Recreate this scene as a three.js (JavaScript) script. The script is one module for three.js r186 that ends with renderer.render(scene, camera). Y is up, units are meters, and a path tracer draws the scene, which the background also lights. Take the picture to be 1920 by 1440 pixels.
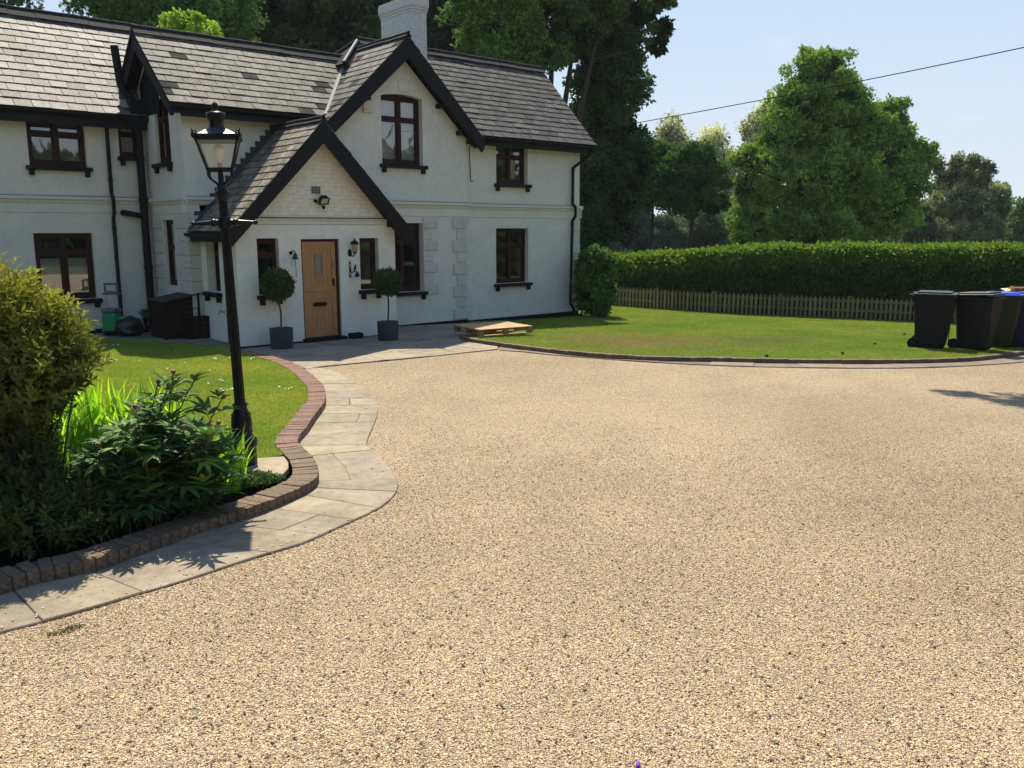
import * as THREE from 'three';
import { mergeGeometries } from 'three/addons/utils/BufferGeometryUtils.js';
import { RoundedBoxGeometry } from 'three/addons/geometries/RoundedBoxGeometry.js';
import { ImprovedNoise } from 'three/addons/math/ImprovedNoise.js';

// ---------------------------------------------------------------- camera, sky, sun, exposure
// World frame: x runs along the house front, z out of it towards the drive; origin at the porch's front left corner.
const scene = new THREE.Scene();
const FPX = 1609, PITCH = 10.286 * Math.PI / 180, YAW = -40.8673 * Math.PI / 180;
const camera = new THREE.PerspectiveCamera(48.2154, 4 / 3, 0.05, 900);
camera.rotation.order = 'YXZ';
camera.rotation.set(-PITCH, YAW, 0);
camera.position.set(-6.2, 2.1, 14.46);
camera.updateMatrixWorld(true);
scene.add(camera);
const renderer = new THREE.WebGLRenderer({ antialias: true });
renderer.setSize(1024, 768);
renderer.toneMapping = THREE.LinearToneMapping;
renderer.toneMappingExposure = 1.72;
renderer.shadowMap.enabled = true;

const SUN = new THREE.Vector3(0.23, 0.857, -0.46).normalize();
const sun = new THREE.DirectionalLight(new THREE.Color(1.0, 0.91, 0.74), 5.0);
sun.position.copy(SUN).multiplyScalar(80);
sun.target.position.set(0, 0, 0);
sun.castShadow = true;
Object.assign(sun.shadow.camera, { left: -45, right: 45, top: 45, bottom: -45, near: 1, far: 220 });
sun.shadow.mapSize.set(4096, 4096);
scene.add(sun, sun.target);

const noiseGen = new ImprovedNoise();
const nz = (x, y, z = 0) => noiseGen.noise(x, y, z);
const fbm = (x, y, z = 0, o = 4) => { let s = 0, a = 0.5, f = 1; for (let i = 0; i < o; i++) { s += a * nz(x * f + 7.3 * i, y * f + 3.1 * i, z * f); a *= 0.5; f *= 2.03; } return s; };
const lerp = (a, b, t) => a + (b - a) * t, clamp = (x, a = 0, b = 1) => Math.min(b, Math.max(a, x));
const sstep = (a, b, x) => { const t = clamp((x - a) / (b - a)); return t * t * (3 - 2 * t); };
function rng(seed) { let a = seed >>> 0; return () => { a |= 0; a = a + 0x6D2B79F5 | 0; let t = Math.imul(a ^ a >>> 15, 1 | a); t = t + Math.imul(t ^ t >>> 7, 61 | t) ^ t; return ((t ^ t >>> 14) >>> 0) / 4294967296; }; }

{ // clear early-summer sky, paler and whiter towards the horizon, a few faint wisps
  const W = 1024, Hh = 512, d = new Float32Array(W * Hh * 4), dir = new THREE.Vector3();
  const K = 0.94;
  for (let j = 0; j < Hh; j++) for (let i = 0; i < W; i++) {
    const el = ((j + 0.5) / Hh - 0.5) * Math.PI, az = ((i + 0.5) / W - 0.5) * 2 * Math.PI;
    dir.set(Math.cos(el) * Math.cos(az), Math.sin(el), Math.cos(el) * Math.sin(az));
    const y = Math.max(0, dir.y), t1 = sstep(0, 0.24, y), t2 = sstep(0.14, 0.85, y);
    let r = lerp(lerp(0.485, 0.365, t1), 0.10, t2), g = lerp(lerp(0.525, 0.475, t1), 0.20, t2), b = lerp(lerp(0.585, 0.60, t1), 0.42, t2);
    const c = clamp(dir.dot(SUN)), glow = 0.12 * Math.pow(c, 6) + 0.4 * Math.pow(c, 40);
    r += glow; g += glow * 0.95; b += glow * 0.85;
    const side = lerp(0.80, 1.0, sstep(-0.75, 0.45, dir.dot(SUN))); r *= side; g *= side; b *= side; // deeper blue away from the sun
    if (dir.y > 0.02) {
      const k = 1 / (dir.y + 0.12), w = fbm(dir.x * k * 1.6, dir.z * k * 3.2, 4.2, 5);
      const cl = sstep(0.30, 0.55, w) * 0.22 * sstep(0.02, 0.1, dir.y);
      r = lerp(r, 0.62, cl); g = lerp(g, 0.63, cl); b = lerp(b, 0.65, cl);
    }
    if (dir.y < 0) { const t = clamp(-dir.y * 6); r = lerp(r, 0.16, t); g = lerp(g, 0.17, t); b = lerp(b, 0.13, t); }
    const o = (j * W + i) * 4; d[o] = r * K; d[o + 1] = g * K; d[o + 2] = b * K; d[o + 3] = 1;
  }
  const t = new THREE.DataTexture(d, W, Hh, THREE.RGBAFormat, THREE.FloatType);
  t.mapping = THREE.EquirectangularReflectionMapping; t.magFilter = t.minFilter = THREE.LinearFilter; t.wrapS = THREE.RepeatWrapping; t.needsUpdate = true;
  scene.background = t; scene.environment = t;
}
scene.fog = new THREE.FogExp2(new THREE.Color(0.80, 0.87, 0.95), 0.0003);

// ---------------------------------------------------------------- helpers
const V = (x, y, z) => new THREE.Vector3(x, y, z);
const used = new Map();
function numbered(name) { const k = used.get(name) || 0; used.set(name, k + 1); return k ? name + '_' + String(k).padStart(3, '0') : name; }
function tag(o, label, category, group) { o.userData.label = label; o.userData.category = category; if (group) o.userData.group = group; return o; }
function thing(name, label, category, pos, turn = 0, group) { const o = new THREE.Group(); o.name = numbered(name); if (pos) o.position.copy(pos); o.rotation.y = turn; scene.add(o); return tag(o, label, category, group); }
function structure(name, geo, mat) { const m = geo ? new THREE.Mesh(geo, mat) : new THREE.Group(); m.name = numbered(name); m.userData.kind = 'structure'; scene.add(m); return m; }
function part(name, geo, mat, parent) { const m = new THREE.Mesh(Array.isArray(geo) ? merge(geo) : geo, mat); m.name = name; parent.add(m); return m; }
function merge(list) {
  const L = list.map((g) => { const n = g.index ? g.toNonIndexed() : g; for (const k of Object.keys(n.attributes)) if (!['position', 'normal', 'uv'].includes(k)) n.deleteAttribute(k); if (!n.attributes.uv) n.setAttribute('uv', new THREE.BufferAttribute(new Float32Array(n.attributes.position.count * 2), 2)); if (!n.attributes.normal) n.computeVertexNormals(); n.morphAttributes = {}; return n; });
  return L.length === 1 ? L[0] : mergeGeometries(L, false);
}
function muv(geo, ox = 0, oy = 0, swap = false) { // uv in metres from the dominant axis of each face
  const g = geo.index ? geo.toNonIndexed() : geo; const p = g.attributes.position, n = p.count, uv = new Float32Array(n * 2); const a = V(), b = V(), c = V(), N = V();
  for (let i = 0; i < n; i += 3) {
    a.fromBufferAttribute(p, i); b.fromBufferAttribute(p, i + 1); c.fromBufferAttribute(p, i + 2); N.copy(b).sub(a).cross(c.clone().sub(a));
    const ax = Math.abs(N.x), ay = Math.abs(N.y), az = Math.abs(N.z);
    for (let k = 0; k < 3; k++) { const q = [a, b, c][k]; let u, v; if (ay >= ax && ay >= az) { u = q.x; v = q.z; } else if (ax >= az) { u = q.z; v = q.y; } else { u = q.x; v = q.y; } if (swap) [u, v] = [v, u]; uv[(i + k) * 2] = u + ox; uv[(i + k) * 2 + 1] = v + oy; }
  }
  g.setAttribute('uv', new THREE.BufferAttribute(uv, 2)); return g;
}
function box(w, h, d, x = 0, y = 0, z = 0, rx = 0, ry = 0, rz = 0) { const g = new THREE.BoxGeometry(w, h, d); if (rx) g.rotateX(rx); if (ry) g.rotateY(ry); if (rz) g.rotateZ(rz); g.translate(x, y, z); return g; }
function rbox(w, h, d, r, x = 0, y = 0, z = 0) { const g = new RoundedBoxGeometry(w, h, d, 2, r); g.translate(x, y, z); return g; }
const span = (x0, x1, y0, y1, z0, z1) => box(x1 - x0, y1 - y0, z1 - z0, (x0 + x1) / 2, (y0 + y1) / 2, (z0 + z1) / 2);
function cyl(r0, r1, h, x, y, z, seg = 12, open = false) { const g = new THREE.CylinderGeometry(r1, r0, h, seg, 1, open); g.translate(x, y + h / 2, z); return g; }
function tube(pts, r, seg = 8, rs) { const c = new THREE.CatmullRomCurve3(pts.map((p) => p.isVector3 ? p : V(...p)), false, 'catmullrom', 0.35); return new THREE.TubeGeometry(c, rs || pts.length * 6, r, seg); }
function pipe(pts, r, seg = 8) { const L = []; for (let i = 0; i + 1 < pts.length; i++) L.push(taper(V(...pts[i]), V(...pts[i + 1]), r, r, seg)); for (let i = 1; i + 1 < pts.length; i++) { const s = new THREE.SphereGeometry(r * 1.02, 8, 6); s.translate(...pts[i]); L.push(s); } return merge(L); }
const UP = V(0, 1, 0), QT = new THREE.Quaternion();
function taper(a, b, ra, rb, seg = 7) { const d = b.clone().sub(a), L = d.length(); const g = new THREE.CylinderGeometry(rb, ra, L, seg, 1, true); g.translate(0, L / 2, 0); g.applyQuaternion(QT.setFromUnitVectors(UP, d.normalize())); g.translate(a.x, a.y, a.z); return g; }
function lathe(pts, seg = 20) { return new THREE.LatheGeometry(pts.map((p) => new THREE.Vector2(Math.max(0.0001, p[0]), p[1])), seg); }
function extr(poly, depth, bevel = 0) { const s = new THREE.Shape(poly.map((p) => new THREE.Vector2(p[0], p[1]))); return new THREE.ExtrudeGeometry(s, { depth, bevelEnabled: bevel > 0, bevelSize: bevel, bevelThickness: bevel, bevelSegments: 1 }); }
const apply = (g, m) => { g.applyMatrix4(m); return g; };
// faces of the house: (along, up, out) -> world
const FRONT = (z) => new THREE.Matrix4().makeTranslation(0, 0, z);
const LEFT = (x) => new THREE.Matrix4().makeBasis(V(0, 0, 1), V(0, 1, 0), V(-1, 0, 0)).setPosition(x, 0, 0);
const RIGHT = (x) => new THREE.Matrix4().makeBasis(V(0, 0, -1), V(0, 1, 0), V(1, 0, 0)).setPosition(x, 0, 0);
const BACK = (z) => new THREE.Matrix4().makeBasis(V(-1, 0, 0), V(0, 1, 0), V(0, 0, -1)).setPosition(0, 0, z);

// survey: a pixel of the photograph seen along its sight line, met with the ground, a wall plane or a distance
const ground = (x) => -0.0325 * clamp(x - 4, 0, 13);
const sight = (u, v) => V((u - 960) / FPX, -(v - 720) / FPX, -1).applyQuaternion(camera.quaternion);
function P(u, v, h = 0) { const d = sight(u, v), C = camera.position; let y = h, p; for (let i = 0; i < 8; i++) { p = C.clone().addScaledVector(d, (y - C.y) / d.y); y = ground(p.x) + h; } return p; }
const FWD = V(-Math.sin(YAW), 0, -Math.cos(YAW)), RGT = V(Math.cos(YAW), 0, -Math.sin(YAW));
const at = (u, v, D) => { const d = sight(u, v); return camera.position.clone().addScaledVector(d, D / d.dot(FWD)); };
const onZ = (u, v, z) => { const d = sight(u, v); return camera.position.clone().addScaledVector(d, (z - camera.position.z) / d.z); };
const onX = (u, v, x) => { const d = sight(u, v); return camera.position.clone().addScaledVector(d, (x - camera.position.x) / d.x); };
const base = (u, D) => { const p = at(u, 428, D); p.y = ground(p.x); return p; };
const M4 = new THREE.Matrix4();
function toPx(p) { const q = p.clone().applyMatrix4(M4.copy(camera.matrixWorld).invert()); return [960 - FPX * q.x / q.z, 720 + FPX * q.y / q.z, -q.z]; }

// ---------------------------------------------------------------- textures and materials
function tex(n, fn, size, srgb = true) { // n x n tile covering size metres; fn(u, v in 0..1) -> [r, g, b] in 0..1
  const d = new Uint8Array(n * n * 4);
  for (let j = 0; j < n; j++) for (let i = 0; i < n; i++) { const c = fn(i / n, j / n), o = (j * n + i) * 4; d[o] = clamp(c[0]) * 255; d[o + 1] = clamp(c[1]) * 255; d[o + 2] = clamp(c[2]) * 255; d[o + 3] = 255; }
  const t = new THREE.DataTexture(d, n, n); t.wrapS = t.wrapT = THREE.RepeatWrapping; t.magFilter = THREE.LinearFilter; t.minFilter = THREE.LinearMipmapLinearFilter; t.generateMipmaps = true; t.repeat.set(1 / size, 1 / size); if (srgb) t.colorSpace = THREE.SRGBColorSpace; t.needsUpdate = true; return t;
}
// noise that tiles: a torus walk
function tnoise(u, v, f, seed = 0, o = 4) { // blends four shifted copies so that the edges meet
  const a = fbm(u * f, v * f, seed, o), b = fbm((u - 1) * f, v * f, seed, o), c = fbm(u * f, (v - 1) * f, seed, o), d = fbm((u - 1) * f, (v - 1) * f, seed, o);
  const s = sstep(0.7, 1, u), t = sstep(0.7, 1, v); return lerp(lerp(a, b, s), lerp(c, d, s), t);
}
const mat = (r, g, b, rough = 0.8, extra = {}) => new THREE.MeshStandardMaterial({ color: new THREE.Color().setRGB(r, g, b), roughness: rough, ...extra });
const leafMat = (r, g, b, rough = 0.6, tr = 0.35) => new THREE.MeshPhysicalMaterial({ color: new THREE.Color().setRGB(r, g, b), roughness: rough, transmission: tr, thickness: 0, side: THREE.DoubleSide, specularIntensity: 0.5 });

const matP = (r, g, b, rough, spec, extra = {}) => new THREE.MeshPhysicalMaterial({ color: new THREE.Color().setRGB(r, g, b), roughness: rough, specularIntensity: spec, ...extra });

// painted brickwork: mottled white with shallow courses
const wallMap = tex(512, (u, v) => { const m = tnoise(u, v, 5, 1) * 0.05 + tnoise(u, v, 26, 2, 3) * 0.06; const st = Math.max(0, tnoise(u * 1, v * 1, 9, 5)) * 0.05; const k = 0.90 + m - st; return [k, k * 0.995, k * 0.972]; }, 3.0);
const wallBump = tex(1024, (u, v) => { const row = v * 32, r = Math.floor(row), fy = row - r, bx = u * 10.667 * 1 + (r % 2) * 0.5, fx = ((bx * 0.75) % 1 + 1) % 1; const jy = Math.min(fy, 1 - fy), jx = Math.min(fx, 1 - fx) * 3; let k = sstep(0, 0.10, Math.min(jy, jx)) * 0.45 + 0.35; k += tnoise(u, v, 40, 3, 3) * 0.35; return [k, k, k]; }, 2.4, false);
const mWall = mat(0.80, 0.785, 0.71, 0.85, { map: wallMap, bumpMap: wallBump, bumpScale: 0.0018 });
const mPorchLit = mat(0.93, 0.91, 0.83, 0.8, { map: wallMap, bumpMap: wallBump, bumpScale: 0.0012 });  // whiter than mWall, standing in for brighter light on the porch
const coursesBump = tex(512, (u, v) => { const row = v * 12, r = Math.floor(row), fy = row - r; const open = tnoise(u, v, 6, 31, 2) > -0.18 ? 1 : 0.25; const j = 1 - sstep(0.02, 0.09, Math.min(fy, 1 - fy)) * 1; const fx = ((u * 4 + (r % 2) * 0.5) % 1 + 1) % 1; const jx = (1 - sstep(0, 0.02, Math.min(fx, 1 - fx))) * 0.4; const k = 0.75 - Math.max(j * open, jx) * 0.6 + tnoise(u, v, 30, 3, 3) * 0.2; return [k, k, k]; }, 0.9, false);
const coursesMap = tex(512, (u, v) => { const row = v * 12, r = Math.floor(row), fy = row - r; const j = 1 - sstep(0.015, 0.07, Math.min(fy, 1 - fy)); const op = sstep(-0.15, 0.25, tnoise(u, v, 7, 33, 3)); const m = 0.92 + tnoise(u, v, 9, 12) * 0.12 - j * op * 0.26; return [m, m * 0.99, m * 0.965]; }, 0.9);
const mGableBrick = mat(0.91, 0.86, 0.745, 0.85, { map: coursesMap, bumpMap: coursesBump, bumpScale: 0.005 });
const roughBump = tex(256, (u, v) => { const k = 0.5 + tnoise(u, v, 22, 6, 3) * 0.9; return [k, k, k]; }, 0.35, false);
const mQuoin = mat(0.82, 0.805, 0.735, 0.88, { map: wallMap, bumpMap: roughBump, bumpScale: 0.022 });
const mTrim = mat(0.80, 0.775, 0.69, 0.8, { map: wallMap });
const mBlack = matP(0.008, 0.008, 0.009, 0.5, 0.35);
const mBlackMatt = matP(0.009, 0.0085, 0.009, 0.85, 0.3);
const woodStripe = tex(512, (u, v) => { const g = 0.5 + tnoise(u * 1, v, 1, 2, 1) * 0 + fbm(u * 26, v * 1.6, 5, 3) * 0.5 * 1; const k = 0.80 + g * 0.22 + tnoise(u, v, 4, 8, 2) * 0.12; return [k, k * 0.975, k * 0.93]; }, 0.8);
const mMahog = matP(0.040, 0.010, 0.007, 0.5, 0.4, { map: woodStripe });
const mOak = mat(0.52, 0.27, 0.105, 0.6, { map: woodStripe });
const mPine = mat(0.62, 0.43, 0.24, 0.8, { map: woodStripe });
const mPineDark = mat(0.36, 0.22, 0.11, 0.85, { map: woodStripe });
const mFence = mat(0.20, 0.185, 0.085, 0.85, { map: woodStripe });
const mShed = matP(0.022, 0.012, 0.008, 0.85, 0.3, { map: woodStripe });
const mLead = matP(0.27, 0.27, 0.27, 0.7, 0.5);
const mFlash = matP(0.05, 0.053, 0.058, 0.7, 0.4);
const mRidge = matP(0.028, 0.027, 0.028, 0.85, 0.3, { bumpMap: roughBump, bumpScale: 0.004 });
const mGlass = new THREE.MeshPhysicalMaterial({ color: 0xffffff, roughness: 0.015, transmission: 1, thickness: 0, ior: 1.9 });
const mLampGlass = new THREE.MeshPhysicalMaterial({ color: new THREE.Color().setRGB(0.93, 0.94, 0.92), roughness: 0.12, transmission: 0.86, thickness: 0, ior: 1.5 });
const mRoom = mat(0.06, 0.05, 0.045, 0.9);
const mBlind = mat(0.34, 0.33, 0.27, 0.85);
const mTerra = mat(0.30, 0.075, 0.035, 0.85);
const mPlastic = matP(0.012, 0.012, 0.013, 0.55, 0.4);
const slateMap = tex(512, (u, v) => { let k = 0.70 + tnoise(u, v, 5, 3) * 0.6 + tnoise(u, v, 34, 9, 3) * 0.5; let r = k, g = k * 0.985, b = k * 0.95; const li = sstep(0.22, 0.34, tnoise(u, v, 16, 14, 3)); r = lerp(r, 0.93, li * 0.7); g = lerp(g, 0.93, li * 0.7); b = lerp(b, 0.84, li * 0.7); const dk = sstep(0.22, 0.4, tnoise(u, v, 9, 21, 3)); r *= 1 - dk * 0.45; g *= 1 - dk * 0.45; b *= 1 - dk * 0.45; return [r, g, b]; }, 1.1);
const slateBump = tex(256, (u, v) => { const k = 0.5 + tnoise(u, v, 12, 6, 4) * 0.9; return [k, k, k]; }, 0.5, false);
const slateTones = (r, g, b, rough, spec, ks = [0.62, 0.8, 0.92, 1.0, 1.08, 1.3, 0.72, 1.15]) => ks.map((k, i) => matP(r * k * (i % 3 ? 1 : 1.05), g * k, b * k * (i % 2 ? 1.05 : 0.97), k < 0.6 ? 0.9 : rough, k < 0.6 ? 0.2 : spec * clamp(0.4 + 0.6 * k, 0.3, 1), { map: slateMap, bumpMap: slateBump, bumpScale: 0.005 }));
const mSlateLeft = slateTones(0.19, 0.175, 0.174, 0.65, 0.82, [0.62, 0.8, 0.92, 1.0, 1.08, 1.4, 0.72, 1.2, 0.66]), mSlateMid = slateTones(0.18, 0.175, 0.15, 0.72, 0.75, [0.8, 0.9, 1.0, 1.0, 1.1, 0.85, 1.2, 0.95, 1.05, 0.75, 0.38, 0.5]), mSlateRight = slateTones(0.115, 0.113, 0.108, 0.74, 0.7, [0.7, 0.85, 0.95, 1, 1.1, 1.25]), mSlatePorch = slateTones(0.33, 0.305, 0.24, 0.75, 0.6, [0.7, 0.85, 0.95, 1, 1.1, 1.2]);
const mSlateDark = matP(0.04, 0.038, 0.036, 0.9, 0.3, { map: slateMap });

// ---------------------------------------------------------------- the house
const house = thing('house', 'white painted brick country house with slate roofs, black trim and gabled porch', 'house');
const ZL = -3.6, ZM = -1.6, ZG = -1.15, ZR = -1.3, XE = 9.7;
const GAP = 0.012;

function wall(poly, holes, M, mat_ = mWall, depth = 0.22, parent = house) {
  const s = new THREE.Shape(poly.map((p) => new THREE.Vector2(p[0], p[1])));
  for (const h of holes) { const q = h.arch ? h.arch : [[h.a0, h.y0], [h.a1, h.y0], [h.a1, h.y1], [h.a0, h.y1]]; s.holes.push(new THREE.Path(q.map((p) => new THREE.Vector2(p[0], p[1])))); }
  const g = new THREE.ExtrudeGeometry(s, { depth, bevelEnabled: false }); g.translate(0, 0, -depth);
  return part('wall', muv(apply(g, M)), mat_, parent);
}
function rectWin(z, u0, v0, u1, v1) { const a = onZ(u0, v0, z), b = onZ(u1, v0, z), c = onZ(u0, v1, z), d = onZ(u1, v1, z); return { a0: (a.x + c.x) / 2, a1: (b.x + d.x) / 2, y0: (c.y + d.y) / 2, y1: (a.y + b.y) / 2 }; }
// openings
const wLU = rectWin(ZL, 51, 211, 160, 312), wLL = rectWin(ZL, 68, 437, 178, 562), wLS = rectWin(ZL, 222, 224, 262, 294);
wLU.y1 = Math.min(wLU.y1, 4.10); wLS.y1 = Math.min(wLS.y1, 4.10); wLS.a1 = Math.min(wLS.a1, -0.30);
const wSU = { a0: -2.95, a1: -2.2, y0: 3.32, y1: 4.5 }, wSL = { a0: -2.88, a1: -2.33, y0: 1.0, y1: 2.26 };
const wPS = { a0: -1.33, a1: -0.74, y0: 0.95, y1: 1.94 };
const wP1 = { a0: 0.39, a1: 0.80, y0: 0.93, y1: 1.925 }, wP2 = { a0: 2.46, a1: 2.88, y0: 0.93, y1: 1.915 };
const door = { a0: 1.235, a1: 2.02, y0: 0.05, y1: 1.905 };
const wGU = { a0: 3.755, a1: 4.78, y0: 3.42, y1: 4.80 }, wGL = { a0: 3.80, a1: 4.73, y0: 0.74, y1: 2.21 };
const wRU = { a0: 6.95, a1: 7.93, y0: 3.13, y1: 4.06 }, wRL = { a0: 6.94, a1: 7.96, y0: 0.80, y1: 2.10 };
wGU.arch = [[wGU.a0, wGU.y0], [wGU.a1, wGU.y0], [wGU.a1, 4.785], [4.60, 4.822], [4.4, 4.843], [4.2675, 4.848], [4.13, 4.843], [3.93, 4.822], [wGU.a0, 4.785]];

wall([[-8.5, -0.1], [-0.2, -0.1], [-0.2, 4.17], [-8.5, 4.17]], [wLU, wLL, wLS], FRONT(ZL));
wall([[-4.7, -0.1], [ZM - 0.225, -0.1], [ZM - 0.225, 4.33], [-2.97, 5.55], [-4.7, 4.0]], [wSU, wSL], LEFT(-0.2));
wall([[-0.2, -0.1], [2.56, -0.1], [2.56, 4.25], [-0.2, 4.25]], [], FRONT(ZM));
wall([[2.57, -0.1], [5.95, -0.1], [5.95, 4.05], [4.26, 5.62], [2.57, 4.05]], [wGU, wGL], FRONT(ZG));
wall([[ZM - 0.22, -0.1], [ZG - 0.225, -0.1], [ZG - 0.225, 4.0], [ZM - 0.22, 4.0]], [], LEFT(2.57));
wall([[-(ZG - 0.225), -0.1], [1.8, -0.1], [1.8, 4.0], [-(ZG - 0.225), 4.0]], [], RIGHT(5.95));
wall([[5.96, -0.5], [XE, -0.5], [XE, 4.13], [5.96, 4.13]], [wRU, wRL], FRONT(ZR));
wall([[-ZR + 0.225, -0.5], [4.7, -0.5], [4.7, 4.1], [3.0, 5.9], [-ZR + 0.225, 4.3]], [], RIGHT(XE));
wall([[-XE + 0.23, -0.5], [-0.2, -0.5], [-0.2, 4.1], [-XE + 0.23, 4.1]], [], BACK(-4.93));
wall([[-0.2, -0.1], [8.5, -0.1], [8.5, 4.17], [-0.2, 4.17]], [], BACK(-7.9));
wall([[-7.67, -0.1], [ZL - 0.23, -0.1], [ZL - 0.23, 4.1], [-5.6, 6.1], [-7.67, 4.1]], [], LEFT(-8.5));
wall([[4.95, -0.1], [7.67, -0.1], [7.67, 4.1], [5.6, 6.1], [4.95, 5.4]], [], RIGHT(0.4));
// porch: plain rendered walls below, bare painted brick courses in its gable
wall([[0, -0.05], [3.26, -0.05], [3.26, 2.16], [0, 2.16]], [wP1, wP2, { ...door, y0: -0.02 }], FRONT(0), mPorchLit);
wall([[0.0, 2.165], [3.26, 2.165], [3.26, 2.18], [1.63, 3.78], [0.0, 2.18]], [], FRONT(0), mGableBrick);
wall([[ZM, -0.05], [-0.225, -0.05], [-0.225, 2.16], [ZM, 2.16]], [wPS], LEFT(0), mPorchLit);
wall([[0.225, -0.05], [-ZG, -0.05], [-ZG, 2.16], [0.225, 2.16]], [], RIGHT(3.26));

// rooms seen through the panes: floors and dark inner partitions
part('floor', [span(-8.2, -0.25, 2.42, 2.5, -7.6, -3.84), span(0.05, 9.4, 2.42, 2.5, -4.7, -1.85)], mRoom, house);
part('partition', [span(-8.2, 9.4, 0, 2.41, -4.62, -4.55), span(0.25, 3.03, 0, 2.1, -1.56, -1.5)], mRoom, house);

// --- windows: a dark timber frame that holds panes, bars, blind and sill
function windowUnit(o, M, { cols = 2, trans = 0.30, recess = 0.10, fr = 0.065, sill = true, blind = null, sillW = 0.07, sillDrop = 0.0, label, arch = false, casement = true, blindCol = mBlind }) {
  const { a0, a1, y0, y1 } = o, top = arch ? 4.785 : y1, L = [], w = a1 - a0, out = -recess, dp = 0.07;
  const bar = (x0, x1, ya, yb, z0 = out - dp, z1 = out) => L.push(span(x0, x1, ya, yb, z0, z1));
  bar(a0 + 0.002, a0 + fr, y0 + 0.002, top - 0.002); bar(a1 - fr, a1 - 0.002, y0 + 0.002, top - 0.002);
  bar(a0 + fr, a1 - fr, y0 + 0.002, y0 + fr * 1.3);
  if (arch) { const pts = o.arch.slice(2).map((p) => [clamp(p[0], a0 + 0.003, a1 - 0.003), p[1] - 0.003]); const g = extr([[a1 - 0.003, 4.735], ...pts, [a0 + 0.003, 4.735]].map((p) => p), dp - 0.004); g.translate(0, 0, out - dp + 0.002); L.push(g); }
  else bar(a0 + fr, a1 - fr, y1 - fr, y1 - 0.002);
  const yTop = arch ? 4.735 : y1 - fr, yBot = y0 + fr * 1.3, yt = y1 - (y1 - y0) * trans;
  bar(a0 + fr, a1 - fr, yt - fr * 0.5, yt + fr * 0.5, out - dp, out + 0.004);
  const xs = [a0 + fr]; for (let c = 1; c < cols; c++) { const x = a0 + w * c / cols; bar(x - fr * 0.55, x + fr * 0.55, yBot, yTop, out - dp, out + 0.007); xs.push(x - fr * 0.55, x + fr * 0.55); } xs.push(a1 - fr);
  const panes = [];
  for (let c = 0; c < cols; c++) for (const [ya, yb] of [[yBot, yt - fr * 0.5], [yt + fr * 0.5, yTop]]) {
    const xa = xs[2 * c], xb = xs[2 * c + 1]; let q = 0;
    if (casement) { q = 0.024; for (const s of [[xa, xa + q, ya, yb], [xb - q, xb, ya, yb], [xa + q, xb - q, ya, ya + q], [xa + q, xb - q, yb - q, yb]]) L.push(span(s[0] + 0.002, s[1] - 0.002, s[2] + 0.002, s[3] - 0.002, out - dp + 0.01, out - 0.012)); }
    panes.push([xa + q, xb - q, ya + q, yb - q]);
  }
  const f = part('window', muv(apply(merge(L), M)), mMahog, house); if (label) f.userData.label = label;
  for (const p of panes) { const g = box(p[1] - p[0] + 0.006, p[3] - p[2] + 0.006, 0.005, (p[0] + p[1]) / 2, (p[2] + p[3]) / 2, out - 0.04); const r = rng(Math.floor(p[0] * 977 + p[2] * 131)); part('pane', apply(g, M), mGlass, f); }
  if (sill) {
    const s = sillW, S = [rbox(w + 2 * s, 0.075, recess + 0.10, 0.012, (a0 + a1) / 2, y0 - 0.04, -(recess - 0.10) / 2 - 0.012 + 0.014)];
    for (const x of [a0 - s + 0.09, a1 + s - 0.09]) { S.push(rbox(0.085, 0.10, 0.075, 0.012, x, y0 - 0.126, 0.037)); }
    part('sill', muv(apply(merge(S), M)), mBlack, f);
  }
  if (blind) for (const [xa, xb, ya, yb] of blind(panes, a0, a1, y0, y1)) { const n = Math.max(1, Math.round((yb - ya) / 0.05)), B = []; for (let i = 0; i < n; i++) B.push(box(xb - xa, (yb - ya) / n * 0.98, 0.004, (xa + xb) / 2, ya + (i + 0.5) * (yb - ya) / n, out - 0.14, 0.25)); part('blind', apply(merge(B), M), blindCol, f); }
  return f;
}
const fullBlind = (p, a0, a1, y0, y1) => [[a0 + 0.05, a1 - 0.05, y0 + 0.02, y1 - 0.02]];
windowUnit(wLU, FRONT(ZL), { trans: 0.32, fr: 0.075 });
windowUnit(wLL, FRONT(ZL), { trans: 0.29, fr: 0.075, blind: (p, a0, a1, y0, y1) => [[a0 + 0.05, a1 - 0.05, y0 + 0.02, y0 + (y1 - y0) * 0.62]] });
windowUnit(wLS, FRONT(ZL), { cols: 1, trans: 0.3, fr: 0.06, sillW: 0.05 });
windowUnit(wSU, LEFT(-0.2), { trans: 0.3, fr: 0.06, recess: 0.06 });
windowUnit(wSL, LEFT(-0.2), { trans: 0.42, fr: 0.06, recess: 0.06, sill: false, cols: 1, blind: fullBlind });
windowUnit(wPS, LEFT(0), { cols: 1, trans: 0.3, fr: 0.06, recess: 0.16, sillW: 0.06 });
windowUnit(wP1, FRONT(0), { cols: 1, trans: 0.30, fr: 0.06, recess: 0.12, sillW: 0.05 });
windowUnit(wP2, FRONT(0), { cols: 1, trans: 0.30, fr: 0.06, recess: 0.12, sillW: 0.05 });
windowUnit(wGU, FRONT(ZG), { trans: 0.33, recess: 0.13, fr: 0.07, arch: true, blind: (p, a0, a1, y0, y1) => [[a0 + 0.05, a1 - 0.05, y0 + 0.02, y1 - 0.02]] });
windowUnit(wGL, FRONT(ZG), { trans: 0.27, recess: 0.13, fr: 0.07 });
windowUnit(wRU, FRONT(ZR), { trans: 0.33, recess: 0.12, fr: 0.07, blind: (p, a0, a1, y0, y1) => [[a0 + 0.62, a0 + 0.80, y0 + 0.02, y1 - 0.3]] });
windowUnit(wRL, FRONT(ZR), { trans: 0.31, recess: 0.12, fr: 0.07 });

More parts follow.
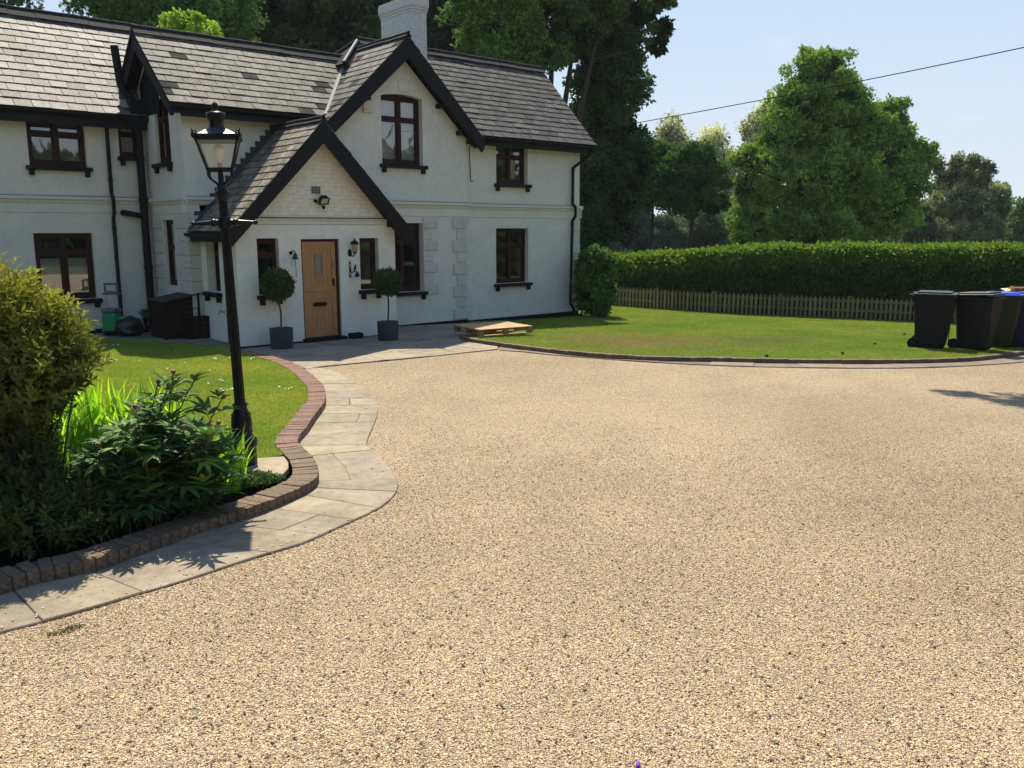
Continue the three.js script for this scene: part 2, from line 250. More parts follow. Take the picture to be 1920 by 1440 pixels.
// --- front door: oak stable door of vertical boards with a leaded light
{
  const f = 0.045, R = -0.075;
  part('door_frame', muv(merge([span(door.a0, door.a0 + f, 0.02, door.y1, R - 0.08, R + 0.02), span(door.a1 - f, door.a1, 0.02, door.y1, R - 0.08, R + 0.02), span(door.a0 + f, door.a1 - f, door.y1 - f, door.y1 - 0.002, R - 0.08, R + 0.02)])), mMahog, house);
  part('door_step', muv(rbox(0.86, 0.10, 0.30, 0.012, (door.a0 + door.a1) / 2, 0.035, -0.02)), mBlackMatt, house);
  const d0 = door.a0 + f + 0.004, d1 = door.a1 - f - 0.004, y0 = 0.09, y1 = door.y1 - f - 0.004, st = 0.085, mid = 0.93, W = d1 - d0;
  const L = [span(d0, d0 + st, y0, y1, R - 0.05, R), span(d1 - st, d1, y0, y1, R - 0.05, R)];
  for (const [a, b] of [[y0, y0 + 0.10], [mid - 0.11, mid - 0.003], [mid + 0.003, mid + 0.115], [y1 - 0.10, y1]]) L.push(span(d0 + st, d1 - st, a, b, R - 0.05, R - 0.001));
  L.push(span(d0 + st, d1 - st, mid + 0.0, mid + 0.02, R, R + 0.014));
  const dr = part('door', muv(merge(L), 0.3, 0.1, true), mOak, house);
  const lx0 = 1.566, lx1 = 1.689, ly0 = 1.23, ly1 = 1.60;
  const n = 6; for (let i = 0; i < n; i++) {
    const x0 = d0 + st + (W - 2 * st) * i / n + 0.002, x1 = d0 + st + (W - 2 * st) * (i + 1) / n - 0.002;
    part('board', muv(span(x0, x1, y0 + 0.10, mid - 0.11, R - 0.045, R - 0.012 - (i % 2) * 0.001), i * 0.37, i * 0.2, true), mOak, dr);
    const inL = x1 > lx0 && x0 < lx1;
    const S = inL ? [span(x0, x1, mid + 0.115, ly0, R - 0.045, R - 0.012), span(x0, x1, ly1, y1 - 0.10, R - 0.045, R - 0.012)] : [span(x0, x1, mid + 0.115, y1 - 0.10, R - 0.045, R - 0.012)];
    for (const q of S) part('board', muv(q, i * 0.23, i * 0.41, true), mOak, dr);
  }
  const b = 0.022;
  part('glazing_bead', muv(merge([span(lx0 - b, lx0, ly0 - b, ly1 + b, R - 0.03, R + 0.006), span(lx1, lx1 + b, ly0 - b, ly1 + b, R - 0.03, R + 0.006), span(lx0, lx1, ly0 - b, ly0, R - 0.03, R + 0.006), span(lx0, lx1, ly1, ly1 + b, R - 0.03, R + 0.006)]), 0, 0, true), mOak, dr);
  part('pane', span(lx0 - 0.01, lx1 + 0.01, ly0 - 0.01, ly1 + 0.01, R - 0.03, R - 0.025), new THREE.MeshPhysicalMaterial({ color: new THREE.Color().setRGB(0.42, 0.46, 0.42), roughness: 0.4, transmission: 0.4, thickness: 0 }), dr);
  const cx = (lx0 + lx1) / 2, cy = (ly0 + ly1) / 2, came = [];
  const arc = (s, k) => { const p = []; for (let i = 0; i <= 8; i++) { const t = i / 8; p.push([cx + s * Math.sin(Math.PI * t) * 0.045 * k, lerp(ly0 + 0.01, ly1 - 0.01, t), R - 0.018]); } return p; };
  came.push(tube(arc(1, 1), 0.004, 5, 24), tube(arc(-1, 1), 0.004, 5, 24), pipe([[cx - 0.06, cy + 0.05, R - 0.018], [cx + 0.06, cy - 0.05, R - 0.018]], 0.003, 5), pipe([[cx - 0.06, cy - 0.05, R - 0.018], [cx + 0.06, cy + 0.05, R - 0.018]], 0.003, 5));
  part('leading', came, mLead, dr);
  part('letter_plate', merge([rbox(0.215, 0.075, 0.012, 0.004, 1.615, 0.70, R + 0.004), extr([[0, 0.035], [-0.035, 0.012], [-0.05, 0], [-0.035, -0.012], [0, -0.035]], 0.008).translate(1.508, 0.70, R), extr([[0, 0.035], [0, -0.035], [0.035, -0.012], [0.05, 0], [0.035, 0.012]], 0.008).translate(1.722, 0.70, R)]), mBlack, dr);
  part('lock', merge([rbox(0.035, 0.10, 0.02, 0.006, 1.905, 1.44, R + 0.01), cyl(0.016, 0.016, 0.03, 0, 0, 0, 12).rotateX(Math.PI / 2).translate(1.905, 1.395, R + 0.01)]), mat(0.25, 0.25, 0.26, 0.3, { metalness: 0.9 }), dr);
  part('handle', merge([rbox(0.035, 0.15, 0.012, 0.004, 1.915, 1.10, R + 0.006), pipe([[1.915, 1.13, R + 0.01], [1.915, 1.13, R + 0.045], [1.86, 1.125, R + 0.045]], 0.009, 6)]), mBlack, dr);
}

// --- plinth, string courses, quoins
{
  const k = 0.014;
  part('plinth', [span(5.97, XE + k, -0.45, -0.012, ZR, ZR + k), span(2.57 - k, 5.95 + k, -0.1, 0.035, ZG, ZG + k), span(2.57 - k, 2.57, -0.1, 0.035, ZM, ZG), span(-0.2, 2.57 - k, -0.1, 0.1, ZM, ZM + k), span(-0.2 - k, -0.2, -0.1, 0.13, ZL + k, ZM + k), span(-8.5, -0.2 - k, -0.1, 0.155, ZL, ZL + k),
    span(-k, door.a0 - 0.05, -0.1, 0.045, 0, k), span(door.a1 + 0.05, 3.26 + k, -0.1, 0.03, 0, k), span(-k, 0, -0.1, 0.06, ZM + k, 0), span(3.26, 3.26 + k, -0.1, 0.03, ZG + k, 0), span(XE, XE + k, -0.5, -0.012, -4.9, ZR)], mBlackMatt, house);
  const prof = (y, sc = 1) => [[0, y - 0.31 * sc], [0.014, y - 0.305 * sc], [0.014, y - 0.15 * sc], [0.03, y - 0.125 * sc], [0.045, y - 0.085 * sc], [0.075, y - 0.06 * sc], [0.078, y - 0.012], [0.0, y]];
  const run = (y, len, sc) => { const g = extr(prof(y, sc), len); g.applyMatrix4(new THREE.Matrix4().makeBasis(V(0, 0, 1), V(0, 1, 0), V(-1, 0, 0))); return g; }; // profile out along +z, extruded towards -x
  const fr = (y, x0, x1, z, sc = 1) => run(y, x1 - x0, sc).translate(x1, 0, z);
  const lf = (y, z0, z1, x, sc = 1) => { const g = extr(prof(y, sc), z1 - z0); g.scale(-1, 1, 1); const ix = g.index; const q = g.index ? g.toNonIndexed() : g; const p = q.attributes.position; for (let i = 0; i < p.count; i += 3) { const a = [p.getX(i + 1), p.getY(i + 1), p.getZ(i + 1)]; p.setXYZ(i + 1, p.getX(i + 2), p.getY(i + 2), p.getZ(i + 2)); p.setXYZ(i + 2, ...a); } q.computeVertexNormals(); return q.translate(x, 0, z0); };
  const rt = (y, z0, z1, x, sc = 1) => extr(prof(y, sc), z1 - z0).translate(x, 0, z0);
  const sc = [fr(2.70, -8.5, -0.28, ZL), fr(2.68, -0.278, 2.49, ZM), fr(2.665, 2.49, 6.028, ZG), fr(2.655, 6.03, XE + 0.078, ZR), lf(2.68, ZL + 0.08, ZM + 0.078, -0.2), lf(2.663, ZM + 0.08, ZG + 0.078, 2.57), rt(2.655, -4.6, ZR + 0.078, XE)];
  part('string_course', sc.map((g) => muv(g)), mTrim, house);
  part('string_course', [muv(extr([[0, 2.285], [0, 2.165], [0.012, 2.17], [0.012, 2.225], [0.03, 2.245], [0.045, 2.27]], 3.0).applyMatrix4(new THREE.Matrix4().makeBasis(V(0, 0, 1), V(0, 1, 0), V(-1, 0, 0))).translate(3.13, 0, 0.001))], mTrim, house);
  part('lead_capping', [span(-8.5, -0.28, 2.692, 2.704, ZL + 0.001, ZL + 0.03), span(-0.2, 2.49, 2.672, 2.684, ZM + 0.001, ZM + 0.03), span(2.5, 6.0, 2.657, 2.669, ZG + 0.001, ZG + 0.03), span(6.03, XE, 2.647, 2.659, ZR + 0.001, ZR + 0.03), span(0.14, 3.12, 2.279, 2.292, 0.001, 0.028)], mFlash, house);
  const q = (a0, a1, y0, y1, M, t = 0.016) => part('quoin_stone', muv(apply(rbox(a1 - a0, y1 - y0, t * 2, 0.006, (a0 + a1) / 2, (y0 + y1) / 2, t * 0.2), M), a0 * 3, y0 * 7), mQuoin, house);
  const stack = (M, xa, xb, xc, xd, ya, yb, n) => { const h = (yb - ya) / n; for (let i = 0; i < n; i++) { const wide = (n - 1 - i) % 2 === 0; q(wide ? xa : xc, wide ? xb : xd, ya + i * h + 0.008, ya + (i + 1) * h - 0.008, M, wide ? 0.024 : 0.019); } };
  stack(FRONT(ZG), 5.55, 5.955, 5.66, 5.915, 0.05, 2.34, 9);
  stack(FRONT(ZG), 4.735, 5.13, 4.735, 4.99, 0.66, 2.34, 7);
  stack(FRONT(ZR), 9.46, 9.716, 9.52, 9.716, 0.02, 2.33, 8);
  stack(FRONT(ZM), -0.212, 0.15, -0.212, 0.02, 0.14, 2.34, 9);
  stack(LEFT(-0.2), -2.2, -1.585, -2.05, -1.585, 0.15, 2.34, 9);
  stack(LEFT(-0.2), -3.5, -2.92, -3.5, -2.92, 0.15, 2.34, 9);
  part('keystone', muv(rbox(0.16, 0.22, 0.03, 0.006, 4.26, 5.0, ZG + 0.008)), mTrim, house);
  const vent = [span(1.49, 1.665, 2.72, 2.85, -0.004, 0.004)]; const bars = []; for (let i = 0; i <= 6; i++) bars.push(span(1.49 + i * 0.0285, 1.497 + i * 0.0285, 2.72, 2.85, 0.005, 0.012)); for (let i = 0; i <= 4; i++) bars.push(span(1.49, 1.668, 2.72 + i * 0.031, 2.726 + i * 0.031, 0.005, 0.011));
  const v = part('air_vent', vent, mBlackMatt, house); part('vent_grille', bars, mat(0.35, 0.34, 0.31, 0.7), v);
}

// --- roofs: a deck for each slope, slates laid on it one by one
const slateList = [];
function clipPoly(poly, a, b) { // keep the side left of a->b
  const out = [], f = (p) => (b[0] - a[0]) * (p[1] - a[1]) - (b[1] - a[1]) * (p[0] - a[0]);
  for (let i = 0; i < poly.length; i++) { const p = poly[i], q = poly[(i + 1) % poly.length], fp = f(p), fq = f(q); if (fp >= 0) out.push(p); if ((fp > 0 && fq < 0) || (fp < 0 && fq > 0)) { const t = fp / (fp - fq); out.push([p[0] + (q[0] - p[0]) * t, p[1] + (q[1] - p[1]) * t]); } }
  return out;
}
const clipTo = (poly, win) => { let q = poly; for (let i = 0; i < win.length && q.length; i++) q = clipPoly(q, win[i], win[(i + 1) % win.length]); return q; };
const area2 = (p) => { let s = 0; for (let i = 0; i < p.length; i++) { const a = p[i], b = p[(i + 1) % p.length]; s += a[0] * b[1] - b[0] * a[1]; } return s / 2; };
function prism(poly, top, thick) { // polygon (u, s) with heights top(u, s): closed slab
  const pos = [], n = poly.length, T = poly.map((p) => [p[0], p[1], top(p[0], p[1])]), B = T.map((p) => [p[0], p[1], p[2] - thick]);
  const tri = (a, b, c) => pos.push(...a, ...b, ...c);
  for (let i = 1; i + 1 < n; i++) { tri(T[0], T[i], T[i + 1]); tri(B[0], B[i + 1], B[i]); }
  for (let i = 0; i < n; i++) { const j = (i + 1) % n; tri(B[i], B[j], T[j]); tri(B[i], T[j], T[i]); }
  const g = new THREE.BufferGeometry(); g.setAttribute('position', new THREE.Float32BufferAttribute(pos, 3)); g.computeVertexNormals(); return g;
}
function roof(O, U, S, poly, mats, { w = 0.31, exp = 0.21, seed = 1, show = true, deck = 0.05, shift = 0, dark = 0 } = {}) {
  const N = U.clone().cross(S), B = new THREE.Matrix4().makeBasis(U, S, N).setPosition(O);
  if (area2(poly) < 0) poly = poly.slice().reverse();
  const d = part('roof', muv(apply(prism(poly, () => 0, deck), B)), mSlateDark, house);
  const r = rng(seed), sMax = Math.max(...poly.map((p) => p[1])), uMin = Math.min(...poly.map((p) => p[0])), uMax = Math.max(...poly.map((p) => p[0]));
  const rows = Math.ceil(sMax / exp);
  for (let i = 0; i < rows; i++) {
    const s0 = i * exp - (i ? 0.012 : 0.03), s1 = Math.min((i + 1) * exp + 0.012, sMax), jit = (r() - 0.5) * 0.03;
    for (let u = uMin - w + (i % 2) * w / 2 + jit + shift; u < uMax; u += w) {
      const g0 = 0.003 + r() * 0.003, dr = (r() - 0.5) * 0.012, dl = (r() - 0.5) * 0.010; let rect = [[u + g0, s0 + dr], [u + w - g0, s0 + dr + dl], [u + w - g0, s1], [u + g0, s1]];
      const win = i ? poly : poly.map((p) => [p[0], p[1] < 1e-6 ? -0.04 : p[1]]);
      rect = clipTo(rect, win); if (rect.length < 3 || area2(rect) < 0.003) continue;
      const lift = 0.017 + (r() < 0.12 ? r() * 0.010 : r() * 0.003), cu = u + w / 2, cs = (s0 + s1) / 2, roll = (r() - 0.5) * 0.02;
      const g = apply(muv(prism(rect, (a, b) => lift - (lift - 0.004) * clamp((b - s0) / exp) + roll * (a - cu), 0.008), r() * 5, r() * 5), B);
      const c = O.clone().addScaledVector(U, cu).addScaledVector(S, cs), px = toPx(c);
      let size = 0; if (show && px[0] > -20 && px[0] < 1940 && px[1] > -10) { const vd = c.clone().sub(camera.position).normalize(); size = Math.max(0, -vd.dot(N)) * area2(rect) / (px[2] * px[2]); }
      let mi = Math.floor(r() * (mats.length - dark)); if (dark && fbm(cu * 1.1 + seed, cs * 1.6, 2, 3) + (r() - 0.5) * 0.35 > 0.27) mi = mats.length - 1 - Math.floor(r() * dark);
      slateList.push({ g, size, d, m: mats[mi] });
    }
  }
  return d;
}
const nrm = (x, y, z) => V(x, y, z).normalize();
const tL = 0.9, tM = 0.87, tR = 1.02;
roof(V(-6.4, 4.25, -3.3), V(1, 0, 0), nrm(0, tL, -1), [[0, 0], [6.85, 0], [6.85, 3.11], [0, 3.11]], mSlateLeft, { seed: 11, exp: 0.222, w: 0.30 });
roof(V(-0.5, 4.3, -1.3), V(1, 0, 0), nrm(0, tM, -1), [[0, 0], [3.0, 0], [4.5, 2.21], [0, 2.21]], mSlateMid, { seed: 12, exp: 0.20, w: 0.315, dark: 2 });
roof(V(0, 4.16, -1.0), V(1, 0, 0), nrm(0, tR, -1), [[6.14, 0], [9.96, 0], [9.96, 2.857], [4.35, 2.857], [4.3, 2.5]], mSlateRight, { seed: 13, exp: 0.185, w: 0.29 });
const gS = 0.964; // main gable
roof(V(2.32, 4.08, -3.2), V(0, 0, 1), nrm(1, gS, 0), [[2.13, 0], [2.35, 0], [2.35, 2.695], [0.02, 2.695]], mSlateMid.concat(mSlateRight), { seed: 14, exp: 0.20, w: 0.29 });
roof(V(6.2, 4.08, -0.85), V(0, 0, -1), nrm(-1, gS, 0), [[0, 0], [0.10, 0], [2.0, 2.695], [0, 2.695]], mSlateRight, { seed: 15, show: false });
roof(V(-0.2, 2.06, -1.6), V(0, 0, 1), nrm(1, 1.055, 0), [[0, 0], [1.9, 0], [1.9, 2.66], [0, 2.66]], mSlatePorch, { seed: 16, exp: 0.175, w: 0.30 });
roof(V(3.46, 2.06, 0.3), V(0, 0, -1), nrm(-1, 1.055, 0), [[0, 0], [1.44, 0], [1.9, 0.4], [1.9, 2.66], [0, 2.66]], mSlatePorch, { seed: 17, show: false });
// rear slopes, not seen from the drive, with their slates too
roof(V(4.4, 4.16, -5.0), V(-1, 0, 0), nrm(0, 1.02, 1), [[-5.56, 0], [0.6, 0], [0.05, 2.857], [-5.56, 2.857]], mSlateRight, { seed: 18, show: false });
roof(V(4.3, 4.3, -4.64), V(-1, 0, 0), nrm(0, tM, 1), [[0, 0], [4.8, 0], [4.8, 2.21], [0, 2.21]], mSlateMid, { seed: 19, show: false });
roof(V(0.45, 4.25, -7.9), V(-1, 0, 0), nrm(0, tL, 1), [[0, 0], [6.85, 0], [6.85, 3.11], [0, 3.11]], mSlateLeft, { seed: 20, show: false });
{ // little hip behind the gable ridge
  const A = V(4.36, 6.19, -3.0), B1 = V(3.62, 5.55, -2.35), B2 = V(3.62, 5.55, -3.7);
  const g = new THREE.BufferGeometry(); const C1 = V(4.6, 5.4, -2.4), C2 = V(4.6, 5.4, -3.7);
  const T = []; for (const [a, b, c] of [[A, B2, B1], [A, B1, C1], [A, C2, B2]]) for (const q of [a, b, c]) T.push(q.x, q.y, q.z);
  g.setAttribute('position', new THREE.Float32BufferAttribute(T, 3)); g.computeVertexNormals();
  part('roof', muv(g), mSlateDark, house);
  part('hip_capping', [taper(A.clone().add(V(0, 0.02, 0)), B1.clone().add(V(0, 0.02, 0)), 0.035, 0.035, 8)], mLead, house);
  part('hip_capping', [taper(A.clone().add(V(0, 0.02, 0)), B2.clone().add(V(0, 0.02, 0)), 0.045, 0.045, 8)], mRidge, house);
}
{ // the 300 slates that show largest stand alone, the rest are joined roof by roof
  slateList.sort((a, b) => b.size - a.size);
  const rest = new Map();
  slateList.forEach((s, i) => { if (i < 300) part('slate', s.g, s.m, s.d); else { const k = s.d.uuid + s.m.uuid; if (!rest.has(k)) rest.set(k, { d: s.d, m: s.m, L: [] }); rest.get(k).L.push(s.g); } });
  for (const { d, m, L } of rest.values()) { const o = part('slates', L, m, d); o.userData.kind = 'stuff'; }
}
// ridges: angled capping in lengths
function ridge(a, b, w = 0.15, len = 0.46, parent = house) {
  const d = b.clone().sub(a), L = d.length(), n = Math.max(1, Math.round(L / len)), dir = d.normalize(), side = V(0, 1, 0).cross(dir).normalize();
  for (let i = 0; i < n; i++) {
    const l = L / n, g1 = box(l - 0.006, 0.022, w), g2 = box(l - 0.006, 0.022, w); g1.rotateX(0.76); g1.translate(0, -w * 0.33, w * 0.36); g2.rotateX(-0.76); g2.translate(0, -w * 0.33, -w * 0.36);
    const g3 = new THREE.CylinderGeometry(0.035, 0.035, l - 0.006, 8).rotateZ(Math.PI / 2).translate(0, 0.012, 0);
    const B = new THREE.Matrix4().makeBasis(dir, UP, side.clone().negate()).setPosition(a.clone().addScaledVector(dir, (i + 0.5) * l).add(V(0, 0.045 + ((i * 7) % 3) * 0.004, 0)));
    part('ridge_tile', muv(apply(merge([g1, g2, g3]), B), i * 0.3), mRidge, parent);
  }
}
ridge(V(-6.4, 6.33, -5.6), V(0.45, 6.33, -5.6), 0.24, 0.5);
ridge(V(-0.5, 5.755, -2.97), V(4.02, 5.755, -2.97), 0.20, 0.5);
ridge(V(4.36, 6.20, -3.0), V(9.96, 6.20, -3.0), 0.19, 0.5);
ridge(V(4.26, 5.95, -3.0), V(4.26, 5.95, -0.83), 0.10, 0.4);
ridge(V(1.63, 3.99, -1.6), V(1.63, 3.99, 0.31), 0.10, 0.38);

// valley and flashings
{
  const v = (a, b, w, m, name) => { const d = b.clone().sub(a), L = d.length(), dir = d.normalize(), g = rbox(w, 0.025, L, 0.01); const side = UP.clone().cross(dir).normalize(), n = dir.clone().cross(side); g.applyMatrix4(new THREE.Matrix4().makeBasis(side, n, dir).setPosition(a.clone().add(b).multiplyScalar(0.5).add(V(0, 0.035, 0)))); return part(name, g, m, house); };
  v(V(2.54, 4.28, -1.26), V(3.92, 5.64, -2.82), 0.075, matP(0.27, 0.27, 0.27, 0.8, 0.4), 'valley_lead');
  v(V(6.16, 4.14, -0.96), V(4.45, 5.78, -2.56), 0.10, mFlash, 'valley_lead');
  // stepped lead along the porch roof, let into the wall joints like saw teeth
  const S = []; const n = 17; for (let i = 0; i < n; i++) { const x0 = -0.16 + i * 0.105, y = (x) => 2.06 + 1.055 * (x + 0.2); S.push(extr([[x0, y(x0) - 0.03], [x0 + 0.12, y(x0 + 0.12) - 0.03], [x0 + 0.12, y(x0 + 0.12) + 0.075], [x0 - 0.02, y(x0 + 0.12) + 0.07]], 0.01).translate(0, 0, ZM + 0.004 + (i % 2) * 0.003)); }
  const fl = part('step_flashing', S, mFlash, house);
  part('soaker', [box(2.62, 0.012, 0.16).applyMatrix4(new THREE.Matrix4().makeRotationZ(Math.atan(1.055))).translate(0.70, 3.05, ZM + 0.085)], mFlash, house);
  part('lead_patch', [box(0.34, 0.010, 0.24, -0.50, 0.0, 0).applyMatrix4(new THREE.Matrix4().makeRotationX(Math.atan(0.9))).translate(0, 4.46, -3.44)], matP(0.26, 0.24, 0.18, 0.8, 0.3), house);
}

// bargeboards, gutters, brackets, pipes
{
  const gableBoards = (xl, xr, ye, xa, ya, hv, z, th = 0.05) => { for (const [xe, s] of [[xl, 1], [xr, -1]]) { const p = [[xe, ye + 0.02], [xa, ya + 0.01], [xa, ya - hv], [xe + s * 0.02, ye - hv * 0.72], [xe - s * 0.04, ye - hv * 0.50], [xe - s * 0.05, ye]]; if (s < 0) p.reverse(); part('bargeboard', muv(extr(p, th, 0.006).translate(0, 0, z)), mBlack, house); } };
  gableBoards(2.30, 6.20, 4.06, 4.26, 5.93, 0.40, -0.90);
  gableBoards(-0.20, 3.46, 2.06, 1.63, 3.98, 0.36, 0.245);
  // soffits under the two front overhangs
  const soff = (xl, xr, ye, xa, ya, z0, z1, drop) => { const L = []; for (const [xe] of [[xl], [xr]]) { const len = Math.hypot(xa - xe, ya - ye), a = Math.atan2(ya - ye, xa - xe); L.push(box(len, 0.03, z1 - z0).applyMatrix4(new THREE.Matrix4().makeRotationZ(a)).translate((xe + xa) / 2, (ye + ya) / 2 - drop, (z0 + z1) / 2)); } part('soffit', L, mBlack, house); };
  soff(2.34, 6.18, 4.08, 4.26, 5.93, ZG + 0.002, -0.91, 0.20); soff(-0.17, 3.43, 2.06, 1.63, 3.98, 0.002, 0.24, 0.18);
  const pe = (x, y, z0, z1) => part('purlin_end', muv(rbox(0.11, 0.10, z1 - z0, 0.01, x, y, (z0 + z1) / 2)), mBlack, house);
  pe(5.18, 4.68, ZG, -0.93); pe(5.72, 4.16, ZG, -0.93); pe(3.34, 4.68, ZG, -0.93); pe(3.13, 2.17, 0, 0.25); pe(0.13, 2.17, 0, 0.25);
  // side gable of the middle range
  const sg = (pts, x, name, m) => part(name, muv(apply(extr(pts, 0.05, 0.005), LEFT(x + 0.05))), m, house);
  sg([[-1.28, 4.28], [-1.28, 4.10], [-1.36, 4.06], [-2.97, 5.38], [-2.97, 5.74]], -0.47, 'bargeboard', mBlack);
  sg([[-2.97, 5.74], [-2.97, 5.38], [-4.6, 3.98], [-4.66, 4.30]], -0.47, 'bargeboard', mBlack);
  part('soffit', [box(0.28, 0.03, 2.2).applyMatrix4(new THREE.Matrix4().makeRotationX(Math.atan(tM))).translate(-0.33, 5.02 - 0.10, -2.13), box(0.28, 0.03, 2.2).applyMatrix4(new THREE.Matrix4().makeRotationX(-Math.atan(tM))).translate(-0.33, 5.02 - 0.10, -3.81)], mBlack, house);
  part('gable_boarding', [muv(apply(extr([[-3.62, 4.25], [-2.62, 4.25], [-2.62, 5.05], [-2.97, 5.36], [-3.62, 4.86]].map((p) => p), 0.012), LEFT(-0.2)))].map((g) => g), mBlackMatt, house);
  // verge of the right-hand roof
  part('bargeboard', muv(apply(extr([[0.98, 4.16], [3.0, 6.18], [3.0, 6.0], [1.0, 3.98]].map((p) => p).reverse(), 0.04), RIGHT(9.93))), mBlack, house);
  const gutter = (x0, x1, y, z) => { const g = new THREE.CylinderGeometry(0.055, 0.055, x1 - x0, 10, 1, false, 0, Math.PI).rotateZ(Math.PI / 2); g.rotateX(Math.PI); return [g.translate((x0 + x1) / 2, y, z), span(x0, x1, y - 0.004, y + 0.012, z + 0.042, z + 0.058), span(x0, x1, y - 0.13, y + 0.03, z - 0.09, z - 0.062)]; };
  part('gutter', gutter(-6.4, -0.22, 4.20, -3.26), mBlack, house);
  part('gutter', gutter(-0.5, 2.5, 4.235, -1.24), mBlack, house);
  part('gutter', gutter(6.2, 9.97, 4.095, -0.95), mBlack, house);
  part('gutter', gutter(-0.3, 1.6, 0, 0).map((g) => g.applyMatrix4(new THREE.Matrix4().makeRotationY(-Math.PI / 2)).translate(-0.23, 2.0, 0 - 1.31)), mBlack, house);
  part('fascia', [span(-6.4, -0.22, 3.98, 4.2, -3.36, -3.33), span(-0.3, 2.5, 4.06, 4.26, -1.34, -1.31), span(6.15, 9.93, 3.93, 4.12, -1.04, -1.02), span(-0.17, -0.14, 1.86, 2.02, -1.58, 0.2)], mBlack, house);
  part('soffit', [span(-6.4, -0.22, 4.0, 4.015, ZL + 0.002, -3.34), span(-0.2, 2.5, 4.10, 4.115, ZM + 0.002, -1.33), span(6.0, 9.93, 3.965, 3.98, ZR + 0.002, -1.03), span(-0.14, -0.002, 1.95, 1.965, -1.58, 0.2)], mBlack, house);
  const pL = onZ(205, 225, ZL + 0.06), pL2 = onZ(231, 605, ZL + 0.06);
  part('downpipe', [pipe([[-0.92, 4.12, -3.28], [-0.92, 4.02, -3.5], [-0.92, 2.78, -3.53], [-0.92, 2.66, -3.45], [-0.92, 2.40, -3.45], [-0.92, 2.28, -3.53], [-0.92, 0.12, -3.53]], 0.036), cyl(0.045, 0.045, 0.05, -0.92, 3.0, -3.53), cyl(0.045, 0.045, 0.05, -0.92, 2.08, -3.53), cyl(0.045, 0.045, 0.05, -0.92, 0.75, -3.53)], mBlack, house);
  part('soil_pipe', [pipe([[-0.36, 0.1, -3.44], [-0.36, 4.45, -3.44], [-0.60, 4.80, -3.5], [-0.66, 5.52, -3.52]], 0.075, 12), pipe([[-0.36, 2.33, -3.44], [-0.72, 2.40, -3.5], [-0.72, 2.40, -3.62]], 0.055, 10), cyl(0.09, 0.09, 0.08, -0.36, 2.62, -3.44), cyl(0.088, 0.088, 0.07, -0.36, 1.3, -3.44), cyl(0.088, 0.088, 0.07, -0.36, 4.1, -3.44)], mBlack, house);
  part('hopper', [rbox(0.34, 0.42, 0.24, 0.02, -0.36, 4.33, -3.42)], mBlack, house);
  part('downpipe', [pipe([[-0.09, 1.93, -0.34], [-0.06, 1.85, -0.34], [-0.05, 0.06, -0.34]], 0.034), cyl(0.043, 0.043, 0.04, -0.05, 1.5, -0.34), cyl(0.043, 0.043, 0.04, -0.05, 0.55, -0.34)], mBlack, house);
  part('downpipe', [pipe([[9.85, 4.05, -0.95], [9.80, 3.95, -1.0], [9.40, 3.58, -1.235], [9.40, 2.80, -1.235], [9.40, 2.70, -1.235], [9.43, 2.62, -1.16], [9.43, 2.40, -1.16], [9.40, 2.28, -1.235], [9.36, 0.22, -1.235], [9.42, 0.05, -1.16], [9.42, -0.12, -1.16]], 0.036), cyl(0.046, 0.046, 0.045, 9.40, 3.5, -1.235), cyl(0.046, 0.046, 0.045, 9.40, 2.78, -1.235), cyl(0.046, 0.046, 0.045, 9.4, 2.2, -1.235)], mBlack, house);
  part('wall_cable', [tube([[6.27, 4.0, -1.2], [6.16, 3.9, -1.285], [6.17, 3.5, -1.288], [6.18, 3.2, -1.288], [6.20, 3.14, -1.27], [6.24, 3.16, -1.25]], 0.008, 5)], mBlackMatt, house);
}
// chimney
{
  const x0 = onZ(771, 60, -2.72).x, x1 = onZ(800, 60, -2.72).x, zf = -2.72, zb = onX(715, 60, x0).z, mC = mat(0.66, 0.66, 0.64, 0.85, { map: coursesMap, bumpMap: coursesBump, bumpScale: 0.006 });
  const s = part('chimney', muv(span(x0, x1, 4.5, 6.96, zb, zf)), mC, house);
  const yT = 7.0;
  for (const [a, b, e] of [[6.96, 7.02, 0.012], [7.025, 7.085, 0.028], [7.09, 7.27, 0.045]]) part('chimney_cap', muv(span(x0 - e, x1 + e, a, b, zb - e, zf + e)), mC, s);
  part('flaunching', [span(x0 - 0.03, x1 + 0.03, 7.27, 7.30, zb - 0.03, zf + 0.03)], mat(0.55, 0.53, 0.48, 0.9), s);
  for (const z of [lerp(zb, zf, 0.26), lerp(zb, zf, 0.74)]) part('chimney_pot', lathe([[0.13, 7.49], [0.14, 7.52], [0.115, 7.56], [0.105, 7.85], [0.125, 7.88], [0.125, 7.94], [0.09, 7.95], [0.085, 7.5]], 16).translate((x0 + x1) / 2, -0.20, z), mTerra, s);
}

// ---------------------------------------------------------------- ground: terrain, gravel drive, slabs, brick kerbs, lawns, bed
function sheet(xs, zs, hf, colf) {
  const nx = xs.length, nz_ = zs.length, p = [], uv = [], col = [], ix = [];
  for (let j = 0; j < nz_; j++) for (let i = 0; i < nx; i++) { p.push(xs[i], hf(xs[i], zs[j]), zs[j]); uv.push(xs[i], zs[j]); if (colf) col.push(...colf(xs[i], zs[j])); }
  for (let j = 0; j + 1 < nz_; j++) for (let i = 0; i + 1 < nx; i++) { const a = j * nx + i; ix.push(a, a + nx, a + 1, a + 1, a + nx, a + nx + 1); }
  const g = new THREE.BufferGeometry(); g.setAttribute('position', new THREE.Float32BufferAttribute(p, 3)); g.setAttribute('uv', new THREE.Float32BufferAttribute(uv, 2)); if (colf) g.setAttribute('color', new THREE.Float32BufferAttribute(col, 3)); g.setIndex(ix); g.computeVertexNormals(); return g;
}
const steps = (a, b, s) => { const L = []; for (let x = a; x < b - 1e-6; x += s) L.push(x); L.push(b); return L; };
